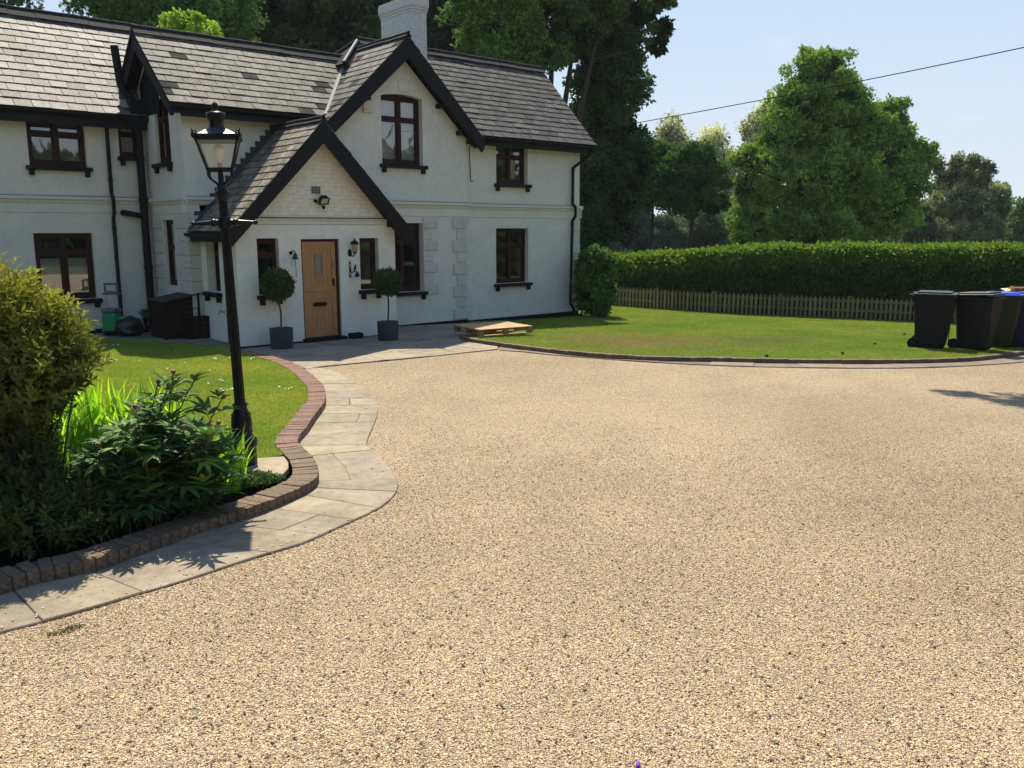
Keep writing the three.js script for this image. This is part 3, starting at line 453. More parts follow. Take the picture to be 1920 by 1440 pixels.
const inPoly = (poly, x, z) => { let c = false; for (let i = 0, j = poly.length - 1; i < poly.length; j = i++) { const a = poly[i], b = poly[j]; if ((a[1] > z) !== (b[1] > z) && x < (b[0] - a[0]) * (z - a[1]) / (b[1] - a[1]) + a[0]) c = !c; } return c; };
const px2 = (L, h) => L.map(([u, v]) => { const p = P(u, v, h); return [p.x, p.z]; });
function resample(poly, step) { const c = new THREE.CatmullRomCurve3(poly.map((p) => V(p[0], 0, p[1])), false, 'centripetal'); const n = Math.max(2, Math.round(c.getLength() / step)); return c.getSpacedPoints(n).map((p) => [p.x, p.z]); }

// grass texture, earth texture
const grassMap = tex(512, (u, v) => { const k = 0.62 + tnoise(u, v, 40, 1, 3) * 0.55 + tnoise(u, v, 8, 2) * 0.2; return [k * 0.92, k, k * 0.6]; }, 1.2);
const mTurf = new THREE.MeshStandardMaterial({ color: new THREE.Color().setRGB(0.12, 0.16, 0.035), roughness: 0.95, map: grassMap, vertexColors: true });
const mField = mat(0.11, 0.15, 0.045, 0.95, { map: grassMap });
structure('ground', sheet([-420, -200, -90, -40, -15, 4, 17, 40, 90, 200, 420], [-420, -200, -90, -40, -20, 0, 20, 60, 200], (x) => ground(x) - 0.10), mField);

// --- gravel: a sheet of packed stones, loose stones on it where they can be seen one by one
const CELLS = 120, cellR = rng(77), cells = []; for (let i = 0; i < CELLS * CELLS; i++) cells.push([cellR(), cellR(), cellR(), cellR()]);
function stones(u, v) { const x = u * CELLS, y = v * CELLS, ci = Math.floor(x), cj = Math.floor(y); let b = 9, s = 9, id = null; for (let dj = -1; dj <= 1; dj++) for (let di = -1; di <= 1; di++) { const c = cells[((cj + dj + CELLS) % CELLS) * CELLS + (ci + di + CELLS) % CELLS]; const dx = ci + di + c[0] - x, dy = cj + dj + c[1] - y, d = Math.hypot(dx, dy * 1.15); if (d < b) { s = b; b = d; id = c; } else if (d < s) s = d; } return [s - b, id]; }
const gravelTone = (c) => { const t = c[2], w = c[3]; if (t < 0.05) return [0.30, 0.25, 0.20]; if (t < 0.10) return [0.52, 0.50, 0.47]; if (t < 0.20) return [0.72, 0.60, 0.44]; if (t < 0.32) return [0.66, 0.57, 0.45]; const k = 0.76 + w * 0.22; return [k, k * (0.885 + (w - 0.5) * 0.05), k * (0.705 + (c[2] - 0.5) * 0.14)]; };
const gravelMap = tex(1024, (u, v) => { const [e, c] = stones(u, v), k = 0.55 + 0.45 * sstep(0.02, 0.20, e), t = gravelTone(c); return [t[0] * k, t[1] * k, t[2] * k]; }, 0.86);  // stone edges darkened, painting shade into the gaps between stones
const gravelBump = tex(1024, (u, v) => { const [e, c] = stones(u, v), k = sstep(0, 0.45, e) * (0.6 + 0.4 * c[3]); return [k, k, k]; }, 0.86, false);
const gravelTint = (x, z) => { // worn wheel tracks and darker, browner drifts
  const a = fbm(x * 0.35, z * 0.35, 3.3, 4), b = fbm(x * 1.3, z * 1.3, 8.1, 3); const dx = x + 6.2, dz = z - 14.46; const D = dx * FWD.x + dz * FWD.z, R = dx * RGT.x + dz * RGT.z;
  const track = Math.exp(-(((R - 2.0 - 0.12 * D + 0.4 * Math.sin(D * 0.5)) / 0.55) ** 2)) + 0.8 * Math.exp(-(((R - 3.9 - 0.2 * D + 0.3 * Math.sin(D * 0.4)) / 0.5) ** 2));
  const drift = Math.exp(-(((R - 3.6 + (D - 6) * 0.5) / 1.6) ** 2 + ((D - 6.4) / 1.0) ** 2)) * 0.16 + Math.exp(-(((R - 5) / 2.2) ** 2 + ((D - 9.6) / 0.7) ** 2)) * 0.13 + Math.exp(-(((R - 1.6) / 1.5) ** 2 + ((D - 4.6) / 0.5) ** 2)) * 0.10; const k = 1.03 + a * 0.30 + b * 0.18 - 0.7 * drift * (0.7 + b * 2) - track * 0.05 * sstep(4, 7, D) * (1 - sstep(11, 14, D)); return k; };
const mGravel = new THREE.MeshStandardMaterial({ color: new THREE.Color().setRGB(0.93, 0.93, 0.92), roughness: 0.95, map: gravelMap, bumpMap: gravelBump, bumpScale: 0.010, vertexColors: true });
const gravel = structure('gravel', sheet([...steps(-16, 4, 0.25), ...steps(4.25, 24, 0.25)], steps(-1.2, 22, 0.25), (x) => ground(x), (x, z) => { const k = gravelTint(x, z); return [k, k * (0.965 + 0.035 * k), k * (0.88 + 0.12 * k)]; }), mGravel);
gravel.userData.kind = 'structure';

// outline curves surveyed from the photograph
const kerbTop = px2([[440, 651.5], [453, 654], [504, 665.6], [540, 675.6], [571, 691], [591, 706.7], [606.7, 722], [610.7, 735.6], [609, 751], [593, 773], [575.6, 798], [561, 816], [559, 829], [573, 842], [589, 858], [596.7, 875.6], [596.7, 889], [584, 902], [558, 915.6], [522, 931], [469, 951], [381, 977.5], [323, 997], [258, 1019], [194, 1042], [129, 1058], [65, 1071], [0, 1090], [-80, 1112], [-180, 1140]], 0.1);
const KR = 0.0; // right kerb
const kerbRTop = px2([[862, 629], [877, 634], [909, 639], [965, 646.5], [1027, 654], [1111, 662], [1173, 666], [1232, 669], [1342, 670.5], [1430, 672.5], [1517, 674], [1620, 674.5], [1714, 674], [1770, 672.5], [1824, 670], [1872, 665.5], [1920, 659], [1990, 648], [2080, 634]], 0.085);
const gEdgeL = px2([[595.6, 689], [622, 695], [653, 710], [689, 732], [706.7, 749], [708, 773], [701, 795.6], [691, 818], [688, 836.7], [698, 844], [722, 866.7], [740, 886.7], [746.7, 906.7], [742, 924], [722, 944], [695.6, 960], [655, 978], [613.5, 997], [562, 1019.5], [484, 1042], [413, 1065], [336, 1090.5], [258, 1113], [161, 1142], [65, 1168], [0, 1184], [-90, 1207], [-200, 1236]], 0.015);
const gEdgeR = px2([[936, 656], [973, 658.5], [1040, 665], [1150, 673.5], [1232, 679], [1342, 684.5], [1452, 687.5], [1580, 689.5], [1714, 689], [1820, 685], [1920, 678], [2000, 667], [2080, 655]], 0.015);

function offset(pts, d) { return pts.map((p, i) => { const a = pts[Math.max(0, i - 1)], b = pts[Math.min(pts.length - 1, i + 1)], dx = b[0] - a[0], dz = b[1] - a[1], L = Math.hypot(dx, dz) || 1; return [p[0] - dz / L * d, p[1] + dx / L * d]; }); }
// --- bricks on edge
const brickTex = tex(256, (u, v) => { const k = 0.85 + tnoise(u, v, 12, 3) * 0.5 + tnoise(u, v, 40, 8, 3) * 0.3; return [k, k * 0.97, k * 0.93]; }, 0.3);
const brickBump = tex(256, (u, v) => { const k = 0.5 + tnoise(u, v, 24, 5) * 0.9; return [k, k, k]; }, 0.3, false);
const brickM = (list, rough = 0.9) => list.map(([r, g, b]) => mat(r, g, b, rough, { map: brickTex, bumpMap: brickBump, bumpScale: 0.004 }));
const mBrickRed = brickM([[0.235, 0.125, 0.090], [0.27, 0.15, 0.11], [0.21, 0.12, 0.092], [0.255, 0.165, 0.13], [0.195, 0.135, 0.12], [0.29, 0.175, 0.14]]);
const mBrickTan = brickM([[0.205, 0.15, 0.10], [0.18, 0.13, 0.09], [0.22, 0.165, 0.115], [0.165, 0.125, 0.09], [0.19, 0.135, 0.095]]);
const mMortar = mat(0.10, 0.09, 0.075, 0.95, { map: brickTex });
function kerb(name, label, curve, width, pitch, top, sideSign, mats, seed) {
  const t = structure(name, null); t.userData.label = label;
  const pts = resample(curve, pitch), r = rng(seed), geos = [0, 1, 2, 3, 4].map((k) => { const rr = rng(k + 5), g = new RoundedBoxGeometry(width * (0.985 + rr() * 0.03), 0.16, pitch - 0.006, 1, 0.006); const p = g.attributes.position; for (let i = 0; i < p.count; i++) { const s = nz(p.getX(i) * 20 + k * 9, p.getY(i) * 20, p.getZ(i) * 30) * 0.004; p.setXYZ(i, p.getX(i) + s, p.getY(i) + s * 0.6, p.getZ(i) + s * 0.5); } return muv(g, k * 0.21, k * 0.13); });
  const core = []; 
  for (let i = 0; i + 1 < pts.length; i++) {
    const a = pts[i], b = pts[i + 1], dx = b[0] - a[0], dz = b[1] - a[1], L = Math.hypot(dx, dz), nx = -dz / L * sideSign, nzz = dx / L * sideSign, mx = (a[0] + b[0]) / 2 + nx * width / 2, mz = (a[1] + b[1]) / 2 + nzz * width / 2;
    const y = ground(mx) + top - 0.08 + (r() - 0.5) * 0.008;
    const m = new THREE.Mesh(geos[Math.floor(r() * 5)], mats(mx, mz, r)); m.name = 'brick'; m.position.set(mx, y, mz); m.rotation.y = Math.atan2(-nzz, nx) + (r() - 0.5) * 0.03; m.rotation.z = (r() - 0.5) * 0.02; t.add(m);
    if (i % 2 === 0) { const c = box(width - 0.014, 0.135, pitch * 2.15); c.rotateY(Math.atan2(-nzz, nx)); c.translate(mx, ground(mx) + top - 0.079, mz); core.push(c); }
  }
  part('mortar', core.map((g) => muv(g)), mMortar, t);
  return pts;
}
const kp = (x, z) => { const dx = x + 6.2, dz = z - 14.46; return dx * FWD.x + dz * FWD.z; };
kerb('brick_kerb', 'raised brick on edge kerb curving round the left lawn and bed', kerbTop, 0.215, 0.0765, 0.10, 1, (x, z, r) => { const D = kp(x, z), k = sstep(7.2, 8.6, D); return r() < k ? mBrickRed[Math.floor(r() * 6)] : mBrickTan[Math.floor(r() * 5)]; }, 5);
kerb('brick_kerb', 'low dark brick kerb edging the right lawn along the drive', kerbRTop, 0.11, 0.115, 0.085, -1, (x, z, r) => mBrickTan[Math.floor(r() * 5)], 6);

// --- stone slabs
const slabTex = tex(512, (u, v) => { const k = 0.86 + tnoise(u, v, 3, 3) * 0.30 + tnoise(u, v, 18, 8, 3) * 0.16 + tnoise(u, v, 70, 18, 2) * 0.12; const st = sstep(0.2, 0.5, tnoise(u, v, 7, 21)) * 0.12; return [k - st, k * 0.985 - st, k * 0.95 - st]; }, 1.5);
const slabBump = tex(512, (u, v) => { const k = 0.5 + tnoise(u, v, 6, 5, 5) * 0.7 + Math.round(tnoise(u, v, 3, 15, 2) * 6) / 6 * 0.35; return [k, k, k]; }, 1.5, false);
const mSlab = [[0.345, 0.29, 0.215], [0.315, 0.27, 0.20], [0.375, 0.315, 0.23], [0.335, 0.28, 0.22], [0.29, 0.25, 0.195]].map(([r, g, b]) => mat(r, g, b, 0.92, { map: slabTex, bumpMap: slabBump, bumpScale: 0.010 }));
const mSlabGrey = [[0.235, 0.20, 0.155], [0.26, 0.22, 0.17], [0.215, 0.185, 0.15], [0.25, 0.215, 0.17]].map(([r, g, b]) => mat(r, g, b, 0.92, { map: slabTex, bumpMap: slabBump, bumpScale: 0.008 }));
const slabR = rng(91);
function shrink(poly, d) { // pull a convex-ish outline in by d
  const s = area2(poly) > 0 ? 1 : -1, n = poly.length, out = []; for (let i = 0; i < n; i++) { const a = poly[(i + n - 1) % n], b = poly[i], c = poly[(i + 1) % n]; let e1 = [b[0] - a[0], b[1] - a[1]], e2 = [c[0] - b[0], c[1] - b[1]]; const l1 = Math.hypot(...e1) || 1, l2 = Math.hypot(...e2) || 1; const n1 = [-e1[1] / l1 * s, e1[0] / l1 * s], n2 = [-e2[1] / l2 * s, e2[0] / l2 * s]; let m = [n1[0] + n2[0], n1[1] + n2[1]]; const l = Math.hypot(...m) || 1; m = [m[0] / l, m[1] / l]; const k = d / Math.max(0.45, m[0] * n1[0] + m[1] * n1[1]); out.push([b[0] + m[0] * k, b[1] + m[1] * k]); } return out;
}
function slab(poly, parent, mats, h = 0.012, gap = 0.004, thick = 0.06) {
  if (poly.length < 3 || Math.abs(area2(poly)) < 0.01) return;
  const q = shrink(poly, gap + slabR() * 0.004), s = new THREE.Shape(q.map((p) => new THREE.Vector2(p[0], p[1])));
  const g = new THREE.ExtrudeGeometry(s, { depth: thick - 0.01, bevelEnabled: true, bevelThickness: 0.006, bevelSize: 0.005, bevelSegments: 1 });
  g.rotateX(Math.PI / 2); // shape (x, z) lies flat, depth goes down
  const p = g.attributes.position; let cx = 0, cz = 0; for (const a of q) { cx += a[0] / q.length; cz += a[1] / q.length; }
  const tx = (slabR() - 0.5) * 0.010, tz = (slabR() - 0.5) * 0.010, dy = (slabR() - 0.5) * 0.007;
  for (let i = 0; i < p.count; i++) { const x = p.getX(i), z = p.getZ(i); p.setY(i, p.getY(i) + ground(x) + h + dy + (x - cx) * tx + (z - cz) * tz); }
  const gg = muv(g, slabR() * 4, slabR() * 4); gg.computeVertexNormals();
  return part('slab', gg, mats[Math.floor(slabR() * mats.length)], parent);
}
function flat(poly, h, mat_, name, parent, hf = ground) { const g = new THREE.ShapeGeometry(new THREE.Shape(poly.map((p) => new THREE.Vector2(p[0], p[1])))); g.rotateX(Math.PI / 2); const p = g.attributes.position; for (let i = 0; i < p.count; i++) p.setY(i, hf(p.getX(i), p.getZ(i)) + h); const q = muv(g); q.computeVertexNormals(); const n = q.attributes.normal; for (let i = 0; i < n.count; i++) n.setXYZ(i, 0, 1, 0); return parent ? part(name, q, mat_, parent) : structure(name, q, mat_); }
// curved band between two outlines, cut at the joints seen in the photograph
function band(A, B, cutsA, cutsB, parent, mats, splits) {
  const RA = resample(A, 0.06), RB = resample(B, 0.06);
  const near = (R, p) => { let b = 0, d = 1e9; R.forEach((q, i) => { const e = (q[0] - p[0]) ** 2 + (q[1] - p[1]) ** 2; if (e < d) { d = e; b = i; } }); return b; };
  const ia = [0, ...cutsA.map((p) => near(RA, p)), RA.length - 1], ib = [0, ...cutsB.map((p) => near(RB, p)), RB.length - 1];
  for (let k = 0; k + 1 < ia.length; k++) {
    const sa = RA.slice(ia[k], ia[k + 1] + 1), sb = RB.slice(ib[k], ib[k + 1] + 1); if (sa.length < 2 && sb.length < 2) continue;
    const thin = (L) => L.filter((_, i) => i % 3 === 0 || i === L.length - 1);
    const f = splits && splits[k];
    if (f) { const m = (t) => { const a = sa[Math.round(t * (sa.length - 1))], b = sb[Math.round(t * (sb.length - 1))]; return [lerp(a[0], b[0], f), lerp(a[1], b[1], f)]; }; const M = [0, 0.5, 1].map(m); slab([...thin(sa), ...M.slice().reverse()], parent, mats); slab([...M, ...thin(sb).reverse()], parent, mats); }
    else slab([...thin(sa), ...thin(sb).reverse()], parent, mats);
  }
  flat([...RA.filter((_, i) => i % 4 === 0), ...RB.filter((_, i) => i % 4 === 0).reverse()], 0.004, mMortar, 'mortar', parent);
}
const pathL = structure('path', null), J = (L, h) => px2(L, h);
{
  const cutsA = [[600, 712], [611, 722.5], [613, 733.5], [612, 749], [609, 762], [602, 779], [588, 797], [572, 818], [566, 840], [590, 856], [600, 905], [580, 918], [545, 930], [527, 960], [418, 988], [332, 1018], [150, 1070], [30, 1105]];
  const cutsB = [[653, 710.5], [673, 721], [689, 732], [706, 749], [708, 762], [704, 779], [700, 793.5], [691, 818], [688, 836], [700, 846], [746, 901], [742, 924], [700, 957], [655, 978], [592, 1006], [500, 1038], [262, 1112], [80, 1163]];
  const inner = offset(resample(kerbTop, 0.15), 0.05), i0 = inner.findIndex((q) => Math.hypot(q[0] - inner[0][0], q[1] - inner[0][1]) > 2.3);
  band(inner.slice(i0), gEdgeL, J(cutsA, 0), J(cutsB, 0), pathL, mSlab, { 4: 0.5, 6: 0.72, 10: 0.45, 14: 0.6 });
}
const pathR = structure('path', null);
{
  const A = px2([[936, 648.5], [965, 651.5], [1027, 659], [1111, 667], [1173, 671], [1232, 674], [1342, 676], [1430, 678], [1517, 679.5], [1620, 680], [1714, 679], [1770, 677.5], [1824, 675], [1872, 670], [1920, 664], [1990, 653], [2080, 639]], 0);
  band(A, gEdgeR, px2([[1000, 655], [1068, 663], [1120, 667.5], [1190, 671.5], [1258, 674.5], [1340, 676], [1412, 677.5], [1490, 679], [1570, 680], [1630, 680], [1700, 679], [1770, 677.5], [1850, 672.5]], 0), px2([[975, 659], [1050, 666], [1100, 670.5], [1165, 675], [1235, 680], [1330, 684.5], [1408, 687], [1500, 688.5], [1580, 689.5], [1690, 689], [1735, 688.5], [1800, 686], [1880, 681]], 0), pathR, mSlabGrey);
}
// terrace before the porch: random rectangular slabs in courses along the house
{
  const T = structure('terrace', null);
  const kx = px2([[453, 656], [504, 669], [540, 679.5], [575, 694]], 0), ge = px2([[597, 689.5], [690, 680.5], [760, 674], [820, 668], [880, 661.5], [934, 656]], 0), kr = px2([[934, 648], [909, 643.5], [877, 638]], 0);
  const poly = [[-0.05, 0.02], ...kx, ...ge, ...kr, [5.55, -0.55], [5.98, -0.62], [5.98, ZG + 0.02], [3.28, ZG + 0.02], [3.28, 0.02]];
  flat(poly, 0.003, mMortar, 'mortar', T);
  const r = rng(31); let z = -1.15, row = 0;
  while (z < 4.2) { const d = 0.42 + r() * 0.3; let x = -1.5 - r() * 0.6; while (x < 7) { const w = 0.55 + r() * 0.5; const sub = r() < 0.25 ? [[x, z, x + w, z + d / 2], [x, z + d / 2, x + w, z + d]] : [[x, z, x + w, z + d]]; for (const s of sub) { const q = []; const win = [[s[0], s[1]], [s[2], s[1]], [s[2], s[3]], [s[0], s[3]]]; const c = clipTo(poly, win); if (c.length >= 3 && Math.abs(area2(c)) > 0.02) slab(c, T, mSlab, 0.014, 0.008); } x += w; } z += d; row++; }
}
// strip along the right wing and yard beside the left wing
{
  const S = structure('path', null);
  const poly = [[6.0, ZR + 0.02], [9.78, ZR + 0.02], [9.8, -0.95], [8.2, -0.78], [6.0, -0.6]]; flat(poly, 0.006, mMortar, 'mortar', S);
  for (let x = 6.0; x < 9.7; x += 0.62) slab(clipTo(poly, [[x, -1.4], [x + 0.62, -1.4], [x + 0.62, 0], [x, 0]]), S, mSlabGrey, 0.014);
  const Y = structure('yard', null), yl = px2([[437, 651], [362, 645], [300, 641], [225, 637.5], [152, 638], [60, 638], [-150, 640]], 0.09);
  const yp = [[-0.03, 0.0], ...yl, [-8.5, ZL + 0.03], [-0.22, ZL + 0.03], [-0.22, ZM], [-0.03, ZM]]; flat(yp, 0.055, mMortar, 'mortar', Y);
  for (let z = -3.6; z < 0.5; z += 0.6) for (let x = -8; x < 0; x += 0.75) { const c = clipTo(yp, [[x, z], [x + 0.75, z], [x + 0.75, z + 0.6], [x, z + 0.6]]); if (c.length > 2 && Math.abs(area2(c)) > 0.03) slab(c, Y, mSlabGrey, 0.068, 0.006, 0.05); }
}
// --- lawns: earth sheet and blades of grass
const bladeGeo = (n, seed, hgt, spread) => { const r = rng(seed), p = []; for (let i = 0; i < n; i++) { const a = r() * 6.283, x = (r() - 0.5) * spread, z = (r() - 0.5) * spread, h = hgt * (0.6 + r() * 0.6), w = 0.0022 + r() * 0.0015, l = h * (0.3 + r() * 1.0), b = r() * 6.283; const cx = Math.cos(a) * w, cz = Math.sin(a) * w, tx = x + Math.cos(b) * l, tz = z + Math.sin(b) * l; p.push(x - cx, 0, z - cz, x + cx, 0, z + cz, tx, h, tz); } const g = new THREE.BufferGeometry(); g.setAttribute('position', new THREE.Float32BufferAttribute(p, 3)); g.computeVertexNormals(); return g; };
const mBlade = leafMat(1, 1, 1, 1.0, 0.5); mBlade.specularIntensity = 0.2;
const C = new THREE.Color(), Q = new THREE.Quaternion(), E3 = new THREE.Euler(), SC = V(1, 1, 1), PV = V();
function instances(name, geo, m, list, parent, kind = 'stuff') { // list of {p, e, s, c}
  const im = new THREE.InstancedMesh(geo, m, list.length); im.name = name; list.forEach((o, i) => { E3.set(...o.e); Q.setFromEuler(E3); if (o.q) Q.copy(o.q); M4.compose(o.p, Q, typeof o.s === 'number' ? SC.set(o.s, o.s, o.s) : SC.set(...o.s)); im.setMatrixAt(i, M4); im.setColorAt(i, C.setRGB(...o.c)); }); if (kind) im.userData.kind = kind; parent.add(im); return im;
}
function lawn(poly, h, dens, seed, colour) {
  const xs = poly.map((p) => p[0]), zs = poly.map((p) => p[1]), x0 = Math.min(...xs), x1 = Math.max(...xs), z0 = Math.min(...zs), z1 = Math.max(...zs);
  const cell = 0.35, root = structure('lawn', null), pos = [], col = [], uv = [];
  // sheet cut to the outline cell by cell
  for (let x = x0; x < x1; x += cell) for (let z = z0; z < z1; z += cell) { const c = clipTo(poly, [[x, z], [x + cell, z], [x + cell, z + cell], [x, z + cell]]); if (c.length < 3) continue; const a = area2(c) > 0 ? c.slice().reverse() : c; for (let i = 1; i + 1 < a.length; i++) for (const q of [a[0], a[i], a[i + 1]]) { pos.push(q[0], ground(q[0]) + h, q[1]); const k = colour(q[0], q[1]); col.push(k[0] * 4, k[1] * 3.4, k[2] * 16); uv.push(q[0], q[1]); } }
  const g = new THREE.BufferGeometry(); g.setAttribute('position', new THREE.Float32BufferAttribute(pos, 3)); g.setAttribute('color', new THREE.Float32BufferAttribute(col.map((c) => clamp(c, 0, 2)), 3)); g.setAttribute('uv', new THREE.Float32BufferAttribute(uv, 2)); const nn = []; for (let i = 0; i < pos.length / 3; i++) nn.push(0, 1, 0); g.setAttribute('normal', new THREE.Float32BufferAttribute(nn, 3));
  part('turf', g, mTurf, root).userData.kind = 'stuff';
  const r = rng(seed), L = [[], [], []], n = Math.floor((x1 - x0) * (z1 - z0) * dens);
  for (let i = 0; i < n; i++) { const x = x0 + r() * (x1 - x0), z = z0 + r() * (z1 - z0); if (!inPoly(poly, x, z)) continue; const p = V(x, ground(x) + h - 0.002, z), q = toPx(p); if (q[2] < 0 || q[0] < -160 || q[0] > 2080) continue; const k = colour(x, z), v = 0.75 + r() * 0.5, y = r() * 0.25; L[i % 3].push({ p, e: [0, r() * 6.283, 0], s: 0.8 + r() * 0.5 * (k[3] || 1), c: [k[0] * v * (1 + y), k[1] * v, k[2] * v] }); }
  L.forEach((l, i) => instances('grass', bladeGeo(9, 40 + i, 0.024, 0.075), mBlade, l, root));
  return root;
}
const lawnCol = (x, z) => { const a = fbm(x * 0.7, z * 0.7, 2, 4), b = fbm(x * 2.6, z * 2.6, 6, 3); const t = clamp(0.5 + a * 1.1 + b * 0.6); return [lerp(0.20, 0.36, t), lerp(0.34, 0.43, t), lerp(0.035, 0.055, t), 1]; };
const kerbPts = resample(kerbTop, 0.15);
const kin = offset(kerbPts, 0.21);
const splitI = (() => { let b = 0, d = 1e9; const q = px2([[525, 853]], 0.09)[0]; kin.forEach((p, i) => { const e = Math.hypot(p[0] - q[0], p[1] - q[1]); if (e < d) { d = e; b = i; } }); return b; })();
const lawnL = [...kin.slice(0, splitI + 1), ...px2([[505, 857], [470, 862], [430, 868], [370, 872], [250, 850], [120, 830], [-60, 820], [-300, 860]], 0.09), ...px2([[-300, 640], [60, 638], [152, 638], [225, 637.5], [300, 641], [362, 645], [430, 650.5]], 0.09)];
lawn(lawnL, 0.085, 1500, 3, lawnCol);
const kerbRPts = resample(kerbRTop, 0.3), kinR = offset(kerbRPts, -0.105);
const worn = P(1225, 640, 0.08), dark = P(1440, 637, 0.08), worn2 = P(1120, 632, 0.08);
const lawnColR = (x, z) => { const k = lawnCol(x, z), d1 = Math.exp(-(((x - worn.x) / 1.5) ** 2 + ((z - worn.z) / 0.9) ** 2)) + 0.7 * Math.exp(-(((x - worn2.x) / 1.2) ** 2 + ((z - worn2.z) / 0.8) ** 2)), d2 = Math.exp(-(((x - dark.x) / 1.5) ** 2 + ((z - dark.z) / 0.75) ** 2)), n = 0.6 + fbm(x * 3, z * 3, 4, 3) * 1.5; const w = clamp(d1 * n * 1.25), m = clamp(d2 * n); let c = [lerp(k[0] * 0.84, 0.34, w), lerp(k[1] * 0.88, 0.27, w), lerp(k[2], 0.10, w)]; c = [lerp(c[0], 0.17, m * 0.7), lerp(c[1], 0.17, m * 0.7), lerp(c[2], 0.08, m * 0.7)]; return [...c, 1 - w * 0.6]; };
const fenceLine = px2([[1128, 571.5], [1150, 573], [1342, 586.5], [1517, 594], [1701, 602], [1920, 612], [2080, 620]], 0.08);
const lawnRPoly = [[5.7, -0.5], ...kinR.slice(1), ...fenceLine.slice().reverse().map((p) => [p[0] + 0.1, p[1] - 0.3]), [17.0, -8.5], [10.4, -8.5], [10.0, -4.9], [9.95, -1.4], [9.8, -0.93], [8.2, -0.76], [6.0, -0.58]];
lawn(lawnRPoly, 0.07, 800, 4, lawnColR);
// planting bed inside the kerb
const mSoil = mat(0.050, 0.035, 0.024, 0.97, { map: brickTex, bumpMap: gravelBump, bumpScale: 0.02 });
const bed = [...kin.slice(splitI), ...px2([[-300, 1080], [-300, 860], [-60, 822], [120, 832], [250, 852], [370, 874], [430, 870], [470, 864], [505, 859]], 0.09)];
flat(bed, 0.065, mSoil, 'planting_bed');
{ const s = px2([[452, 866], [480, 861], [533, 857.5], [541, 868], [541.5, 879], [530, 892], [505, 897], [470, 888], [452, 880]], 0.105); const t = structure('stepping_stone', null); slab(s, t, [mSlab[2]], 0.11, 0.004, 0.05); }
// loose stones near the camera
{
  const geos = [1, 2, 3, 4].map((k) => { const g = new THREE.IcosahedronGeometry(1, 0), p = g.attributes.position; for (let i = 0; i < p.count; i++) { const v = V(p.getX(i), p.getY(i), p.getZ(i)), s = 1 + nz(v.x * 1.7 + k * 7, v.y * 1.7, v.z * 1.7) * 0.55; p.setXYZ(i, v.x * s * 1.25, v.y * s * 0.62, v.z * s * 0.9); } g.deleteAttribute('uv'); g.computeVertexNormals(); return g; });
  const r = rng(12), L = [[], [], [], []]; const slabPoly = [...resample(gEdgeL, 0.3)]; const drive = [...slabPoly, [-9, 12], [-9, 20], [18, 20], [18, 6], ...resample(gEdgeR, 0.5).reverse(), ...px2([[900, 659.5], [820, 668], [690, 680.5]], 0)];
  const N = 1700000;
  for (let i = 0; i < N; i++) {
    const D = 2.55 + (r() ** 1.35) * 7.6, w = D * 0.95 + 0.9, X = (r() - 0.5) * 2 * w, x = -6.2 + FWD.x * D + RGT.x * X, z = 14.46 + FWD.z * D + RGT.z * X; if (r() > w / 10.6 || r() < sstep(D * 0.62 + 0.35, w, Math.abs(X))) continue;
    if (r() < sstep(4.0, 9.6, D) || !inPoly(drive, x, z)) continue;
    const s = (0.0026 + r() * 0.0028 + (r() < 0.05 ? 0.003 : 0)), t = gravelTone([0, 0, r(), r()]), k = gravelTint(x, z) * (0.92 + r() * 0.16); const lin = (a) => Math.pow(a, 2.2);
    L[i % 4].push({ p: V(x, ground(x) + s * (-0.1 + r() * 0.6), z), e: [(r() - 0.5) * 0.9, r() * 6.283, (r() - 0.5) * 0.9], s, c: [lin(t[0]) * 0.65 * k, lin(t[1]) * (0.615 + 0.02 * k) * k, lin(t[2]) * (0.54 + 0.09 * k) * k] });
  }
  const m = mat(1, 1, 1, 0.9); L.forEach((l, i) => instances('loose_stones', geos[i], m, l, gravel));
  // bits of bark, leaf and dark grit lying on the stones
  const T = []; for (let i = 0; i < 900; i++) { const D = 3 + r() * r() * 12, X = (r() - 0.5) * 2 * (D * 0.66 + 0.5), x = -6.2 + FWD.x * D + RGT.x * X, z = 14.46 + FWD.z * D + RGT.z * X; if (!inPoly(drive, x, z)) continue; const k = 0.6 + r() * 0.8; T.push({ p: V(x, ground(x) + 0.008, z), e: [(r() - 0.5) * 0.5, r() * 6, (r() - 0.5) * 0.5], s: [0.006 + r() * 0.010, 0.003, 0.003 + r() * 0.004], c: [0.07 * k, 0.05 * k, 0.032 * k] }); }
  instances('debris', geos[1], m, T, gravel);
  // stones kicked onto the slabs
  const K = []; const pr = resample(gEdgeL, 0.02); for (let i = 0; i < 420; i++) { const q = pr[Math.floor(r() * pr.length)], d = Math.abs((r() + r() + r()) / 3 - 0.5) * 1.5, a = r() * 6.283, x = q[0] + Math.cos(a) * d, z = q[1] + Math.sin(a) * d, s = 0.004 + r() * 0.004; if (inPoly(drive, x, z)) continue; K.push({ p: V(x, ground(x) + 0.022, z), e: [0, r() * 6, 0], s, c: [0.5, 0.42, 0.3] }); }
  instances('stray_stones', geos[0], m, K, pathL);
}

// ---------------------------------------------------------------- things in the yard
const LAWN = 0.085;
